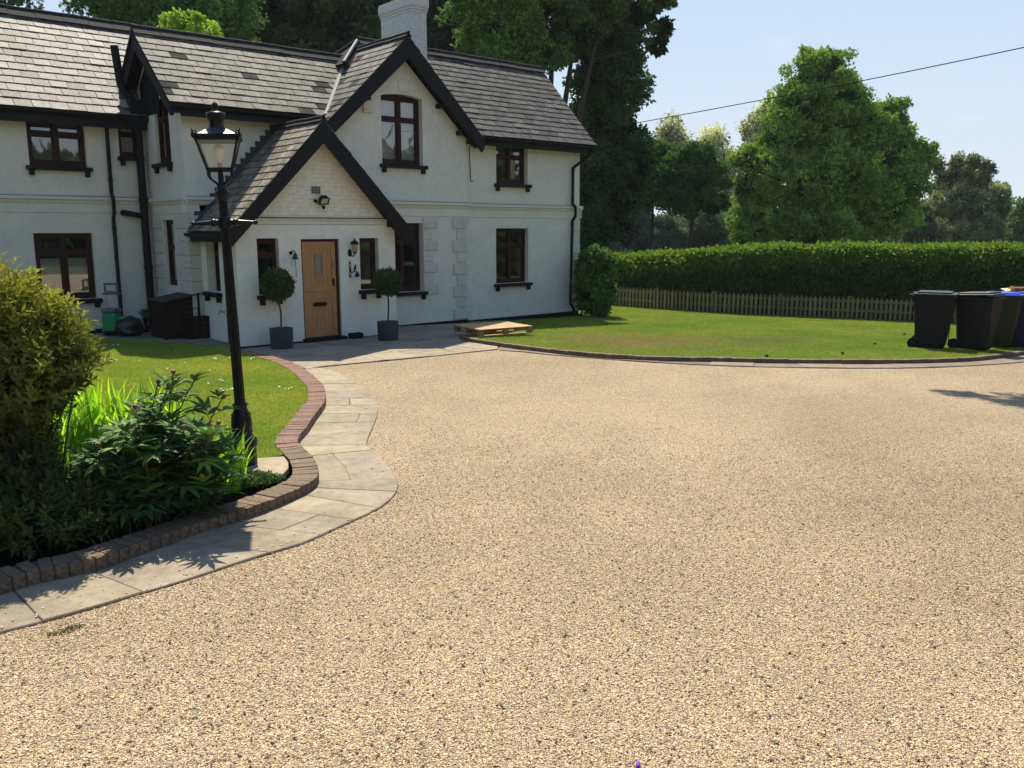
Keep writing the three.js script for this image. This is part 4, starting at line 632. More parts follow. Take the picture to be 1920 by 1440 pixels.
// lamp post, leaning a little
{
  const b = P(460, 876, LAWN), D = b.clone().sub(camera.position).dot(FWD), t = thing('lamp_post', 'black Victorian style lamp post with glazed lantern beside the left lawn', 'lamp post', b);
  const hy = (v) => at(440, v, D).y - b.y, k = D * 1.02 / FPX; // metres per pixel at the post
  const mI = matP(0.007, 0.007, 0.008, 0.32, 0.45);
  part('pedestal', [lathe([[0.10, 0], [0.105, 0.01], [0.105, hy(838)], [0.115, hy(835)], [0.12, hy(828)], [0.112, hy(822)], [0.088, hy(817)], [0.078, hy(812)], [0.084, hy(806)], [0.088, hy(795)], [0.082, hy(782)], [0.066, hy(772)], [0.054, hy(764)], [0.062, hy(761)], [0.064, hy(757)], [0.05, hy(755)]], 24), ...[...Array(10)].map((_, i) => { const a = i / 10 * 6.283; return box(0.018, hy(775) - hy(812), 0.016, 0, 0, 0.08).applyMatrix4(new THREE.Matrix4().makeRotationX(-0.05)).translate(0, (hy(775) + hy(812)) / 2, -0.006).rotateY(a); })], mI, t);
  const fl = []; const n = 10; for (let i = 0; i < n; i++) { const a = i / n * 6.283; fl.push(taper(V(Math.cos(a) * 0.033, hy(757), Math.sin(a) * 0.033), V(Math.cos(a) * 0.026, hy(375), Math.sin(a) * 0.026), 0.0125, 0.0105, 7)); }
  fl.push(cyl(0.036, 0.030, hy(375) - hy(757), 0, hy(757), 0, 14)); part('shaft', fl, mI, t);
  const y0 = hy(417); // ladder rest
  const arm = (s) => [taper(V(0, y0, 0), V(s * 0.10, y0, 0), 0.028, 0.026, 10), new THREE.SphereGeometry(0.032, 12, 8).translate(s * 0.085, y0, 0), taper(V(s * 0.10, y0, 0), V(s * 0.235, y0 - 0.004, 0), 0.022, 0.012, 10), new THREE.SphereGeometry(0.019, 12, 8).translate(s * 0.242, y0 - 0.004, 0)];
  part('ladder_bar', [...arm(1), ...arm(-1), lathe([[0.04, y0 - 0.05], [0.05, y0 - 0.04], [0.05, y0 + 0.04], [0.04, y0 + 0.05]], 14)], mI, t).rotation.y = YAW + 0.24;
  part('collar', [lathe([[0.03, hy(378)], [0.045, hy(374)], [0.045, hy(368)], [0.058, hy(364)], [0.06, hy(360)], [0.042, hy(357)], [0.036, hy(350)], [0.04, hy(346)], [0.024, hy(343)], [0.02, hy(318)]], 16)], mI, t);
  const yb = hy(318), yt = hy(262), wb = 0.093, wt = 0.158; // lantern
  const L = part('lantern', new THREE.BufferGeometry(), mI, t); L.geometry = (() => {
    const G = []; const c = (s, q, y, w) => V(s * w, y, q * w);
    for (const [s, q] of [[1, 1], [1, -1], [-1, 1], [-1, -1]]) G.push(taper(c(s, q, yb, wb), c(s, q, yt, wt), 0.011, 0.011, 6));
    for (const [y, w, h] of [[yb, wb, 0.022], [yt, wt, 0.030]]) for (let i = 0; i < 4; i++) G.push(box(2 * w + 0.02, h, 0.02, 0, y, w).rotateY(i * Math.PI / 2));
    for (let i = 0; i < 4; i++) G.push(box(2 * wt + 0.05, 0.02, 0.035, 0, yt + 0.022, wt + 0.01).rotateY(i * Math.PI / 2));
    for (let i = 0; i < 4; i++) { const a = i * Math.PI / 2 + Math.PI / 4; const frog = []; for (let j = 0; j <= 10; j++) { const u = j / 10; frog.push([lerp(0.02, wb * 1.32, u) + Math.sin(u * Math.PI) * 0.045, lerp(hy(347), yb - 0.012, u) + Math.sin(u * Math.PI) * 0.004, 0]); } G.push(tube(frog, 0.009, 6, 20).rotateY(-a)); }
    return merge(G); })();
  const cap = part('lantern_roof', [(() => { const h0 = yt + 0.014, h1 = hy(243) + 0.012, c = new THREE.CylinderGeometry(0.075, 0.252, h1 - h0, 4, 1); c.rotateY(Math.PI / 4); return c.translate(0, (h0 + h1) / 2, 0).toNonIndexed(); })()], matP(0.05, 0.05, 0.055, 0.30, 1), t); cap.geometry.computeVertexNormals();
  const top = part('vent_cap', lathe([[0.075, hy(250)], [0.066, hy(246)], [0.06, hy(240)], [0.056, hy(228)], [0.062, hy(225)], [0.072, hy(221)], [0.078, hy(216)], [0.07, hy(211)], [0.035, hy(208.5)], [0.014, hy(206)], [0.02, hy(203)], [0.026, hy(199)], [0.024, hy(195)], [0.01, hy(191.5)], [0.003, hy(190)]], 20), mI, t);
  const crests = []; for (const [s, q] of [[1, 1], [1, -1], [-1, 1], [-1, -1]]) { crests.push(taper(V(s * 0.172, yt + 0.01, q * 0.172), V(s * 0.180, yt + 0.075, q * 0.180), 0.010, 0.003, 6), new THREE.TorusGeometry(0.015, 0.005, 5, 10).rotateY(s * q > 0 ? -Math.PI / 4 : Math.PI / 4).translate(s * 0.160, yt + 0.045, q * 0.160), new THREE.SphereGeometry(0.013, 8, 6).translate(s * 0.172, yt + 0.012, q * 0.172)); }
  part('crest', crests, mI, t);
  const panes = []; for (let i = 0; i < 4; i++) { const p = new THREE.BufferGeometry(); const h = 0.010; const a = [-wb + h, yb + 0.01, wb], b = [wb - h, yb + 0.01, wb], c = [wt - h, yt - 0.012, wt], d = [-wt + h, yt - 0.012, wt]; p.setAttribute('position', new THREE.Float32BufferAttribute([...a, ...b, ...c, ...a, ...c, ...d], 3)); p.computeVertexNormals(); p.rotateY(i * Math.PI / 2); part('pane', p, mLampGlass, t); }
  part('bulb', lathe([[0.014, yb + 0.02], [0.016, yb + 0.05], [0.018, yb + 0.075], [0.036, yb + 0.115], [0.044, yb + 0.15], [0.036, yb + 0.185], [0.0, yb + 0.20]], 16), mat(0.75, 0.68, 0.52, 0.35), t);
  part('lamp_holder', [cyl(0.017, 0.02, 0.055, 0, yb, 0, 12)], mat(0.35, 0.14, 0.10, 0.5), t);
  for (const o of t.children) if (['lantern', 'lantern_roof', 'crest', 'pane'].includes(o.name)) o.rotation.y = YAW + 0.26;
  const q = new THREE.Quaternion().setFromAxisAngle(FWD, -0.026); t.quaternion.copy(q);
}
// bay trees in pots
const leafBay = (() => { const r = rng(4), p = []; for (let i = 0; i < 7; i++) { const dir = V(r() - 0.5, r() - 0.35, r() - 0.5).normalize(), l = 0.055 + r() * 0.025, w = 0.013, o = V((r() - 0.5) * 0.05, (r() - 0.5) * 0.05, (r() - 0.5) * 0.05), s = dir.clone().cross(V(r() - 0.5, r() - 0.5, r() - 0.5)).normalize(), n = dir.clone().cross(s).multiplyScalar(0.006); const A = o, B = o.clone().addScaledVector(dir, l * 0.5).addScaledVector(s, w).add(n), Cc = o.clone().addScaledVector(dir, l), D = o.clone().addScaledVector(dir, l * 0.5).addScaledVector(s, -w).add(n); for (const q of [A, B, Cc, A, Cc, D]) p.push(q.x, q.y, q.z); } const g = new THREE.BufferGeometry(); g.setAttribute('position', new THREE.Float32BufferAttribute(p, 3)); g.computeVertexNormals(); return g; })();
const mBay = leafMat(1, 1, 1, 0.6, 0.15);
function bay(u, v, label, potR, potH, stemH, cr, seed, lean) {
  const b = P(u, v, 0.014), t = thing('potted_bay_tree', label, 'potted tree', b, 0, 'clipped bay trees by the front door'), r = rng(seed);
  const mPot = mat(0.030, 0.032, 0.038, 0.6);
  const pot = part('pot', [lathe([[potR * 0.93, 0], [potR * 0.95, 0.01], [potR, potH - 0.02], [potR * 1.03, potH - 0.015], [potR * 1.03, potH], [potR * 0.95, potH], [potR * 0.93, potH - 0.06], [0, potH - 0.06]], 28)], mPot, t);
  const lat = []; for (let i = 0; i < 16; i++) for (const s of [1, -1]) { const p = []; for (let j = 0; j <= 5; j++) { const a = (i + s * j * 0.32) / 16 * 6.283; const rr = potR * lerp(0.957, 0.995, j / 5) + 0.0005; p.push(V(Math.cos(a) * rr, 0.04 + (potH - 0.09) * j / 5, Math.sin(a) * rr)); } lat.push(new THREE.TubeGeometry(new THREE.CatmullRomCurve3(p), 6, 0.0035, 4)); }
  part('lattice_relief', lat, mat(0.06, 0.064, 0.075, 0.55), pot);
  part('soil', [cyl(potR * 0.93, potR * 0.93, 0.012, 0, potH - 0.055, 0, 20)], mSoil, t);
  const top = V(lean, stemH + cr * 0.9, 0), mid = V(lean * 0.3 + 0.012, potH + (stemH - potH) * 0.5, 0.01);
  part('trunk', [tube([V(0, potH - 0.06, 0), mid, V(lean, stemH, 0), top], 0.017, 7, 20)], mat(0.13, 0.105, 0.075, 0.9, { map: brickTex }), t);
  const L = []; for (let i = 0; i < 1500; i++) { const d = V(r() - 0.5, r() - 0.5, r() - 0.5).normalize(), q = Math.pow(r(), 0.33); const nn = 1 + nz(d.x * 2.5 + seed, d.y * 2.5, d.z * 2.5) * 0.22; const p = d.clone().multiplyScalar(cr * q * nn).add(V(lean, stemH + cr * 0.88, 0)); const k = 0.5 + r() * 0.7, y = sstep(0.2, 0.9, d.y) * 0.5 + r() * 0.2; L.push({ p, e: [r() * 6, r() * 6, r() * 6], s: 0.9 + r() * 0.5, c: [0.045 * k * (1 + y * 1.4), 0.085 * k * (1 + y), 0.018 * k] }); }
  instances('crown', leafBay, mBay, L, t, null);
}
bay(529, 653, 'clipped ball bay tree in dark pot left of the oak door', 0.20, 0.36, 0.90, 0.245, 3, -0.03);
bay(728, 638, 'clipped ball bay tree in dark pot right of the oak door', 0.20, 0.36, 0.90, 0.225, 9, 0.02);
// ship's bell, lantern, cast bell, floodlight, alarm box on the house front
{
  const p = onZ(545, 474, 0), t = thing('wall_bell', 'small dark bell with rope pull left of the oak door', 'bell', V(p.x, p.y, 0));
  part('bracket', [rbox(0.06, 0.05, 0.014, 0.004, 0, 0, 0.008), tube([[0, 0, 0.01], [0.01, 0.035, 0.05], [0.03, 0.03, 0.095], [0.035, 0.0, 0.10]], 0.008, 6)], mBlack, t);
  part('bell', lathe([[0.004, 0.0], [0.02, -0.004], [0.03, -0.02], [0.036, -0.055], [0.045, -0.085], [0.066, -0.108], [0.068, -0.113], [0.055, -0.105], [0.03, -0.08], [0.02, -0.02]], 18).translate(0.035, 0, 0.10), mat(0.045, 0.04, 0.032, 0.4, { metalness: 0.6 }), t);
  part('rope', [tube([[0.035, -0.09, 0.10], [0.036, -0.2, 0.10], [0.04, -0.33, 0.102], [0.037, -0.42, 0.10]], 0.006, 5), new THREE.SphereGeometry(0.012, 8, 6).translate(0.037, -0.42, 0.10)], mat(0.16, 0.12, 0.085, 0.9), t);
}
{
  const p = onZ(656, 474, 0), t = thing('wall_lantern', 'black carriage lantern on wall right of the oak door', 'wall light', V(p.x, p.y, 0));
  const xo = 0.02, zo = 0.15;
  part('backplate', [(() => { const g = new THREE.SphereGeometry(0.055, 14, 8); g.scale(0.85, 1.35, 0.3); return g; })()], mBlack, t);
  part('arm', [tube([[0, -0.02, 0.01], [0.0, -0.06, 0.07], [0.01, -0.05, 0.13], [xo, 0.0, zo]], 0.011, 6)], mBlack, t);
  const bars = []; for (let i = 0; i < 6; i++) { const a = i / 6 * 6.283; bars.push(taper(V(Math.cos(a) * 0.038, 0.02, Math.sin(a) * 0.038), V(Math.cos(a) * 0.062, 0.16, Math.sin(a) * 0.062), 0.006, 0.006, 5)); }
  bars.push(cyl(0.03, 0.045, 0.022, 0, -0.004, 0, 6), cyl(0.012, 0.02, 0.03, 0, -0.03, 0, 8), cyl(0.068, 0.068, 0.014, 0, 0.158, 0, 6));
  part('cage', bars.map((g) => g.translate(xo, 0, zo)), mBlack, t);
  part('hood', lathe([[0.085, 0.165], [0.088, 0.172], [0.07, 0.198], [0.045, 0.222], [0.02, 0.238], [0.012, 0.25], [0.014, 0.262], [0.005, 0.275], [0.0, 0.276]], 12).translate(xo, 0, zo), mBlack, t);
  part('glass', lathe([[0.034, 0.02], [0.058, 0.158]], 6).translate(xo, 0, zo), new THREE.MeshPhysicalMaterial({ color: new THREE.Color().setRGB(0.85, 0.72, 0.45), roughness: 0.3, transmission: 0.75, thickness: 0 }), t);
}
{
  const p = onZ(656, 506, 0), t = thing('cast_iron_bell', 'ornate black cast bell with perched bird below the wall lantern', 'bell', V(p.x, p.y, 0));
  part('backplate', [...[0.085, -0.075].map((y) => new THREE.TorusGeometry(0.026, 0.008, 6, 14).scale(0.8, 1.9, 1).translate(0, y, 0.012)), rbox(0.035, 0.06, 0.02, 0.005, 0, 0.0, 0.01), cyl(0.003, 0.012, 0.03, 0, 0.13, 0.012, 6), cyl(0.012, 0.003, 0.03, 0, -0.155, 0.012, 6)], mBlack, t);
  part('bracket', [tube([[0, -0.03, 0.01], [0.03, -0.045, 0.05], [0.07, -0.02, 0.10], [0.08, -0.03, 0.12]], 0.009, 6)], mBlack, t);
  part('bird', [(() => { const g = new THREE.SphereGeometry(0.03, 10, 8); g.scale(0.75, 1.5, 0.8); g.rotateZ(-0.25); return g.translate(0.06, 0.035, 0.09); })(), new THREE.SphereGeometry(0.016, 8, 6).translate(0.068, 0.09, 0.092), new THREE.ConeGeometry(0.007, 0.022, 6).rotateZ(-1.6).translate(0.088, 0.09, 0.092), new THREE.ConeGeometry(0.016, 0.06, 5).rotateZ(2.6).translate(0.04, -0.01, 0.09)], mBlack, t);
  part('bell', lathe([[0.004, 0], [0.02, -0.005], [0.032, -0.025], [0.04, -0.06], [0.058, -0.085], [0.06, -0.09], [0.03, -0.07]], 16).translate(0.085, -0.035, 0.12), mBlack, t);
  part('clapper', [new THREE.SphereGeometry(0.013, 8, 6).translate(0.085, -0.135, 0.12), cyl(0.003, 0.003, 0.07, 0.085, -0.135, 0.12, 5)], mBlack, t);
}
{
  const p = onZ(603, 377, 0), t = thing('floodlight', 'black floodlight with sensor on the porch gable', 'floodlight', V(p.x - 0.03, p.y, 0));
  part('bracket', [rbox(0.07, 0.05, 0.02, 0.004, -0.10, 0.0, 0.01), pipe([[-0.10, 0, 0.02], [-0.10, -0.05, 0.08], [0.0, -0.09, 0.12]], 0.009, 6)], mBlack, t);
  const hd = new THREE.Matrix4().makeRotationY(0.25).multiply(new THREE.Matrix4().makeRotationX(0.42)).setPosition(0.01, 0.0, 0.14);
  part('housing', [rbox(0.20, 0.12, 0.05, 0.012, 0, 0, -0.03), rbox(0.13, 0.03, 0.05, 0.008, 0, 0.07, -0.035), ...[[0.20, 0.012, 0, 0.058], [0.20, 0.012, 0, -0.058], [0.012, 0.128, 0.097, 0], [0.012, 0.128, -0.097, 0]].map(([w, h, x, y]) => box(w, h, 0.03, x, y, 0.008))].map((g) => apply(g, hd)), mBlack, t);
  part('reflector', [apply(box(0.18, 0.10, 0.004, 0, 0, -0.002), hd)], mat(0.55, 0.50, 0.38, 0.35, { metalness: 0.3 }), t);
  part('glass', [apply(box(0.18, 0.10, 0.003, 0, 0, 0.014), hd)], mGlass, t);
  part('sensor', [rbox(0.05, 0.05, 0.05, 0.012, -0.01, -0.105, 0.13), new THREE.SphereGeometry(0.026, 10, 8).translate(-0.01, -0.125, 0.14)], mBlack, t);
}
{ const p = onZ(687, 200, ZG), t = thing('alarm_box', 'cream alarm box high on the gable wall', 'alarm box', V(p.x, p.y, ZG)); part('case', muv(rbox(0.21, 0.23, 0.07, 0.02, 0, 0, 0.036)), mat(0.62, 0.55, 0.42, 0.6), t); part('lower_lens', rbox(0.15, 0.045, 0.05, 0.012, 0, -0.06, 0.058), mat(0.55, 0.45, 0.30, 0.4), t); }
// boot scraper by the wall
{ const p = P(684, 638, 0.014), t = thing('boot_scraper', 'low dark boot scraper box under the right porch window', 'boot scraper', V(p.x, p.y, 0.12)); part('tray', [rbox(0.24, 0.02, 0.16, 0.005, 0, 0.012, 0), box(0.24, 0.10, 0.014, 0, 0.06, -0.075), box(0.014, 0.10, 0.15, -0.113, 0.06, 0), box(0.014, 0.10, 0.15, 0.113, 0.06, 0)], mBlackMatt, t); part('blade', [box(0.22, 0.05, 0.006, 0, 0.075, 0.05)], mBlack, t); }
// wooden pallet on the lawn corner
{
  const a = P(868, 636, 0.02), t = thing('wooden_pallet', 'pale wooden pallet lying on the corner of the right lawn', 'pallet');
  const c0 = P(900, 636, 0.05), c1 = P(983, 628, 0.09), c2 = P(866, 631, 0.05); const ux = c1.clone().sub(c0).setY(0).normalize(), L = 1.2, Wd = 1.0; const uz = V(-ux.z, 0, ux.x); // along, across (away)
  const sgn = uz.dot(FWD) > 0 ? 1 : -1; uz.multiplyScalar(sgn);
  const y0 = Math.max(ground(c0.x), ground(c1.x)) + 0.09; const B = new THREE.Matrix4().makeBasis(ux, V(0, 1, 0), ux.clone().cross(V(0, 1, 0))).setPosition(c0.x, y0 - 0.012, c0.z); const s = ux.clone().cross(V(0, 1, 0)).dot(uz) > 0 ? 1 : -1;
  const r = rng(8), add = (n, g, m) => part(n, muv(apply(g, B), r() * 3, r() * 3), m, t);
  for (let i = 0; i < 7; i++) add('board', rbox(L, 0.018, 0.098, 0.004, L / 2 + (r() - 0.5) * 0.01, 0.145 + (r() - 0.5) * 0.003, s * (0.05 + i * 0.15)), mPine);
  for (const x of [0.05, L / 2, L - 0.05]) { add('bearer', rbox(0.098, 0.018, Wd, 0.004, x, 0.125, s * Wd / 2), mPineDark); for (const z of [0.05, Wd / 2, Wd - 0.05]) add('block', rbox(0.10, 0.085, 0.10, 0.006, x, 0.074, s * z), mPineDark); }
  for (const z of [0.05, Wd / 2, Wd - 0.05]) add('runner', rbox(L, 0.018, 0.098, 0.004, L / 2, 0.022, s * z), mPine);
}
// wheeled bins
function bin(b, yaw, label, bodyM, lidM, open = 0, sc = 1) {
  const t = thing('wheeled_bin', label, 'wheelie bin', b, yaw, 'bins at the end of the right lawn'); t.scale.setScalar(sc);
  // body: tapered shell, front towards +x
  const sec = (y, w, f, k) => { const c = 0.05; return [[-k + c, -w], [f - c, -w], [f, -w + c], [f, w - c], [f - c, w], [-k + c, w], [-k, w - c], [-k, -w + c]].map(([x, z]) => [x, y, z]); };
  const S = [sec(0.02, 0.205, 0.22, 0.24), sec(0.06, 0.215, 0.24, 0.25), sec(0.80, 0.265, 0.335, 0.30), sec(0.955, 0.27, 0.345, 0.305)], pos = [];
  for (let k = 0; k + 1 < S.length; k++) for (let i = 0; i < 8; i++) { const j = (i + 1) % 8, a = S[k][i], b2 = S[k][j], c = S[k + 1][j], d = S[k + 1][i]; pos.push(...a, ...c, ...b2, ...a, ...d, ...c); }
  for (let i = 1; i < 7; i++) pos.push(...S[0][0], ...S[0][i], ...S[0][i + 1]);
  const g = new THREE.BufferGeometry(); g.setAttribute('position', new THREE.Float32BufferAttribute(pos, 3)); g.computeVertexNormals();
  const body = part('body', [g, box(0.012, 0.6, 0.05, 0.30, 0.45, 0.12).applyMatrix4(new THREE.Matrix4()), rbox(0.70, 0.05, 0.585, 0.018, 0.02, 0.955, 0)], bodyM, t);
  part('rim_handle', [pipe([[-0.31, 0.985, -0.24], [-0.385, 0.975, -0.2], [-0.385, 0.975, 0.2], [-0.31, 0.985, 0.24]], 0.016, 8)], bodyM, t);
  const lid = part('lid', [rbox(0.70, 0.03, 0.59, 0.014, 0.355, 0.0, 0), rbox(0.56, 0.035, 0.46, 0.016, 0.34, 0.028, 0), rbox(0.05, 0.022, 0.22, 0.008, 0.685, 0.005, 0), pipe([[-0.02, 0.0, -0.22], [-0.02, 0.0, 0.22]], 0.018, 8)], lidM, t); lid.position.set(-0.325, 0.998, 0); lid.rotation.z = open;
  for (const s of [1, -1]) { const w = part('wheel', [new THREE.CylinderGeometry(0.10, 0.10, 0.045, 20).rotateX(Math.PI / 2).translate(-0.27, 0.10, s * 0.245)], mBlackMatt, t); part('hub', [new THREE.CylinderGeometry(0.04, 0.04, 0.05, 12).rotateX(Math.PI / 2).translate(-0.27, 0.10, s * 0.246)], mPlastic, w); }
  part('axle', [pipe([[-0.27, 0.10, -0.26], [-0.27, 0.10, 0.26]], 0.012, 6)], mPlastic, t);
  return t;
}
const mBinBlack = matP(0.010, 0.0085, 0.008, 0.55, 0.4), mBinLid = matP(0.03, 0.03, 0.031, 0.45, 0.7), mBinOlive = matP(0.026, 0.031, 0.009, 0.55, 0.4), mBinBlue = matP(0.008, 0.009, 0.032, 0.55, 0.4), mLidBlue = mat(0.055, 0.11, 0.62, 0.38);
{
  const A = (u, v) => P(u, v, 0.07), yw = (a) => YAW + a; // yaw 0: bin front to the right of the picture
  bin(A(1744, 652), yw(-0.55), 'black wheelie bin standing apart at the left of the bins', mBinBlack, mBinLid, 0.0, 1.03);
  bin(A(1826, 655), yw(-0.9), 'black wheelie bin with slightly raised lid, second from the left', mBinBlack, mBinLid, 0.06, 1.02);
  bin(A(1868, 650), yw(-0.5), 'olive green wheelie bin with a blue lid', mBinOlive, mLidBlue, 0.02, 1.02);
  bin(A(1925, 651), yw(-0.4), 'dark blue wheelie bin cut by the right picture edge', mBinBlue, mLidBlue, 0.05, 1.02);
  const top = at(1896, 546, 15.2), cb = thing('cardboard_pieces', 'torn brown cardboard lying on top of the blue bins', 'cardboard', at(1905, 545, A(1925, 651).clone().sub(camera.position).dot(FWD))), r = rng(5), M = [mat(0.50, 0.36, 0.22, 0.9), mat(0.62, 0.50, 0.34, 0.9), mat(0.40, 0.17, 0.06, 0.9)];
  cb.position.y = ground(12) + 0.07 + 1.075;
  for (let i = 0; i < 7; i++) part('cardboard_sheet', [box(0.22 + r() * 0.2, 0.008, 0.12 + r() * 0.12, 0, 0, 0, (r() - 0.5) * 0.35, r() * 3, (r() - 0.5) * 0.35).translate((r() - 0.35) * 0.35, 0.02 + i * 0.012, (r() - 0.5) * 0.25)], M[i % 3], cb);
}
// dark clods on the lawn
[[1580, 662, 'near the kerb, left of the bins'], [1640, 644, 'midway to the fence, left of the bins'], [1696, 626, 'beside the black bin under the fence'], [1437, 667, 'beside the kerb in the middle of the lawn']].forEach(([u, v, w], i) => { const g = new THREE.IcosahedronGeometry(0.03, 2), p = g.attributes.position; for (let k = 0; k < p.count; k++) { const s = 1 + nz(p.getX(k) * 40 + i * 5, p.getY(k) * 40, p.getZ(k) * 40) * 0.5; p.setXYZ(k, p.getX(k) * s * 1.2, p.getY(k) * s * 0.8, p.getZ(k) * s); } g.computeVertexNormals(); const m = new THREE.Mesh(g, mat(0.035, 0.02, 0.016, 0.95)); m.name = numbered('earth_clod'); m.position.copy(P(u, v, 0.098)); scene.add(m); tag(m, 'small dark clod on the grass ' + w, 'clod', 'clods on the right lawn'); });
{ const m = new THREE.Mesh(new THREE.SphereGeometry(0.012, 10, 6).scale(1.2, 0.35, 0.8), mat(0.22, 0.06, 0.55, 0.7)); m.name = 'flower_petal'; m.position.copy(P(1196, 1432, 0.012)); m.rotation.set(0.3, 0.5, 0.3); scene.add(m); tag(m, 'tiny purple petal on the gravel in the foreground', 'petal'); }
{ const t = thing('weed', 'small green weed tuft in the foreground gravel', 'weed', P(122, 1184, 0.004)), r = rng(3), L = []; for (let i = 0; i < 40; i++) L.push({ p: V((r() - 0.5) * 0.16, 0.003, (r() - 0.5) * 0.07), e: [0, r() * 6, 0], s: 0.5 + r() * 0.5, c: [0.10, 0.13, 0.04] }); instances('leaves', bladeGeo(6, 2, 0.02, 0.03), mBlade, L, t, 'stuff'); }
// storage box, basket, pressure washer, bag, pot in the shaded yard corner
{
  const Yd = 0.07, K = P(311, 638, Yd), x1 = onZ(375, 600, K.z).x, zb = onX(283.5, 600, K.x).z, w = x1 - K.x, d = K.z - zb, hf = onX(309, 568, K.x).y - Yd, hb = onZ(376, 552, K.z).y - Yd, n = 7;
  const t = thing('storage_box', 'dark wooden storage box with sloping lid against the porch', 'storage box', V(K.x, Yd, K.z));
  for (let i = 0; i < n; i++) { const y = 0.02 + i * (hf - 0.03) / n, h = (hf - 0.03) / n - 0.006; part('plank', muv(rbox(0.022, h, d, 0.003, 0.011, y + h / 2, -d / 2), i * 0.3, i * 0.7), mShed, t); part('plank', muv(rbox(w - 0.03, h, 0.022, 0.003, w / 2 + 0.012, y + h / 2, -0.011), i * 0.9, i * 0.2), mShed, t); part('plank', muv(rbox(w - 0.03, h, 0.022, 0.003, w / 2 + 0.012, y + h / 2, -d + 0.011)), mShed, t); part('plank', muv(rbox(0.022, h, d, 0.003, w - 0.011, y + h / 2, -d / 2)), mShed, t); }
  for (const [x, z] of [[0.012, -0.012], [0.012, -d + 0.012], [w - 0.012, -0.012], [w - 0.012, -d + 0.012]]) part('corner_post', muv(rbox(0.05, x > 0.1 ? hb : hf, 0.05, 0.005, x, (x > 0.1 ? hb : hf) / 2, z)), mShed, t);
  part('side_panel', muv(extr([[0.03, hf - 0.01], [w - 0.03, hf - 0.01], [w - 0.03, hb - 0.012]], 0.02).translate(0, 0, -0.02)), mShed, t);
  const a = Math.atan2(hb - hf, w); part('lid', muv(rbox(Math.hypot(w, hb - hf) + 0.08, 0.028, d + 0.08, 0.006).applyMatrix4(new THREE.Matrix4().makeRotationZ(a)).translate(w / 2, (hb + hf) / 2 + 0.014, -d / 2)), mat(0.045, 0.036, 0.03, 0.85, { map: woodStripe }), t);
}
{ const t = thing('planter_box', 'low dark brown wooden planter between storage box and porch', 'planter', P(371, 636, 0.07).add(V(0.05, 0, -0.24))); const r = rng(2); for (let i = 0; i < 4; i++) for (const [x, z, wx, wz] of [[0, 0.21, 0.46, 0.02], [0, -0.21, 0.46, 0.02], [-0.22, 0, 0.02, 0.40], [0.22, 0, 0.02, 0.40]]) part('slat', muv(rbox(wx, 0.085, wz, 0.003, x, 0.055 + i * 0.095, z), r(), r()), mShed, t); part('lid', muv(rbox(0.50, 0.025, 0.48, 0.005, 0, 0.40, 0)), mShed, t); }
{
  const b = P(213, 630, 0.07), t = thing('pressure_washer', 'green upright pressure washer with grey handle by the left wing wall', 'pressure washer', b, -0.9), mG = mat(0.0, 0.20, 0.075, 0.45), mGr = mat(0.10, 0.11, 0.11, 0.6), mSt = mat(0.4, 0.4, 0.42, 0.35, { metalness: 0.8 });
  part('body', [rbox(0.30, 0.36, 0.26, 0.05, 0, 0.27, 0), rbox(0.22, 0.24, 0.16, 0.04, 0.20, 0.26, -0.02)], mG, t); part('cowl', [rbox(0.29, 0.09, 0.25, 0.03, 0, 0.49, 0)], mGr, t);
  for (const s of [1, -1]) { part('handle_tube', [cyl(0.011, 0.011, 0.36, s * 0.12, 0.5, -0.04, 8)], mSt, t); part('wheel', [new THREE.CylinderGeometry(0.085, 0.085, 0.05, 18).rotateZ(Math.PI / 2).translate(s * 0.19, 0.085, -0.06)], mGr, t); }
  part('handle', [rbox(0.035, 0.20, 0.04, 0.014, -0.13, 0.88, -0.04), rbox(0.035, 0.20, 0.04, 0.014, 0.13, 0.88, -0.04), rbox(0.30, 0.04, 0.045, 0.016, 0, 0.99, -0.04), rbox(0.30, 0.055, 0.045, 0.016, 0, 0.83, -0.04), rbox(0.40, 0.03, 0.04, 0.012, 0, 0.80, -0.04)], mGr, t);
  part('chassis', [rbox(0.26, 0.08, 0.22, 0.02, 0, 0.07, 0)], mBlackMatt, t);
  const h = P(205, 634, 0.078), hp = []; const r = rng(4); for (let i = 0; i < 16; i++) hp.push([h.x - 0.3 + i * 0.12 + (r() - 0.5) * 0.1, h.y, h.z + Math.sin(i * 0.9) * 0.10 + i * 0.035]); const hs = new THREE.Mesh(tube(hp, 0.008, 5, 90), mat(0.02, 0.14, 0.07, 0.5)); hs.name = 'garden_hose'; scene.add(hs); tag(hs, 'thin green hose trailing along the yard edge by the pressure washer', 'hose');
  const bg = P(250, 632, 0.07), g = new THREE.IcosahedronGeometry(0.22, 4), p = g.attributes.position; for (let i = 0; i < p.count; i++) { const x = p.getX(i), y = p.getY(i), z = p.getZ(i), s = 1 + nz(x * 7, y * 7, z * 7) * 0.28 + nz(x * 19, y * 19, z * 19) * 0.10; p.setXYZ(i, x * s * 1.15, Math.max(-0.17, y * s * 0.9), z * s); } g.computeVertexNormals(); const m = new THREE.Mesh(g, mat(0.012, 0.012, 0.013, 0.35)); m.name = 'refuse_sack'; m.position.copy(bg).add(V(0, 0.17, -0.15)); scene.add(m); tag(m, 'black plastic sack slumped beside the pressure washer', 'sack');
}
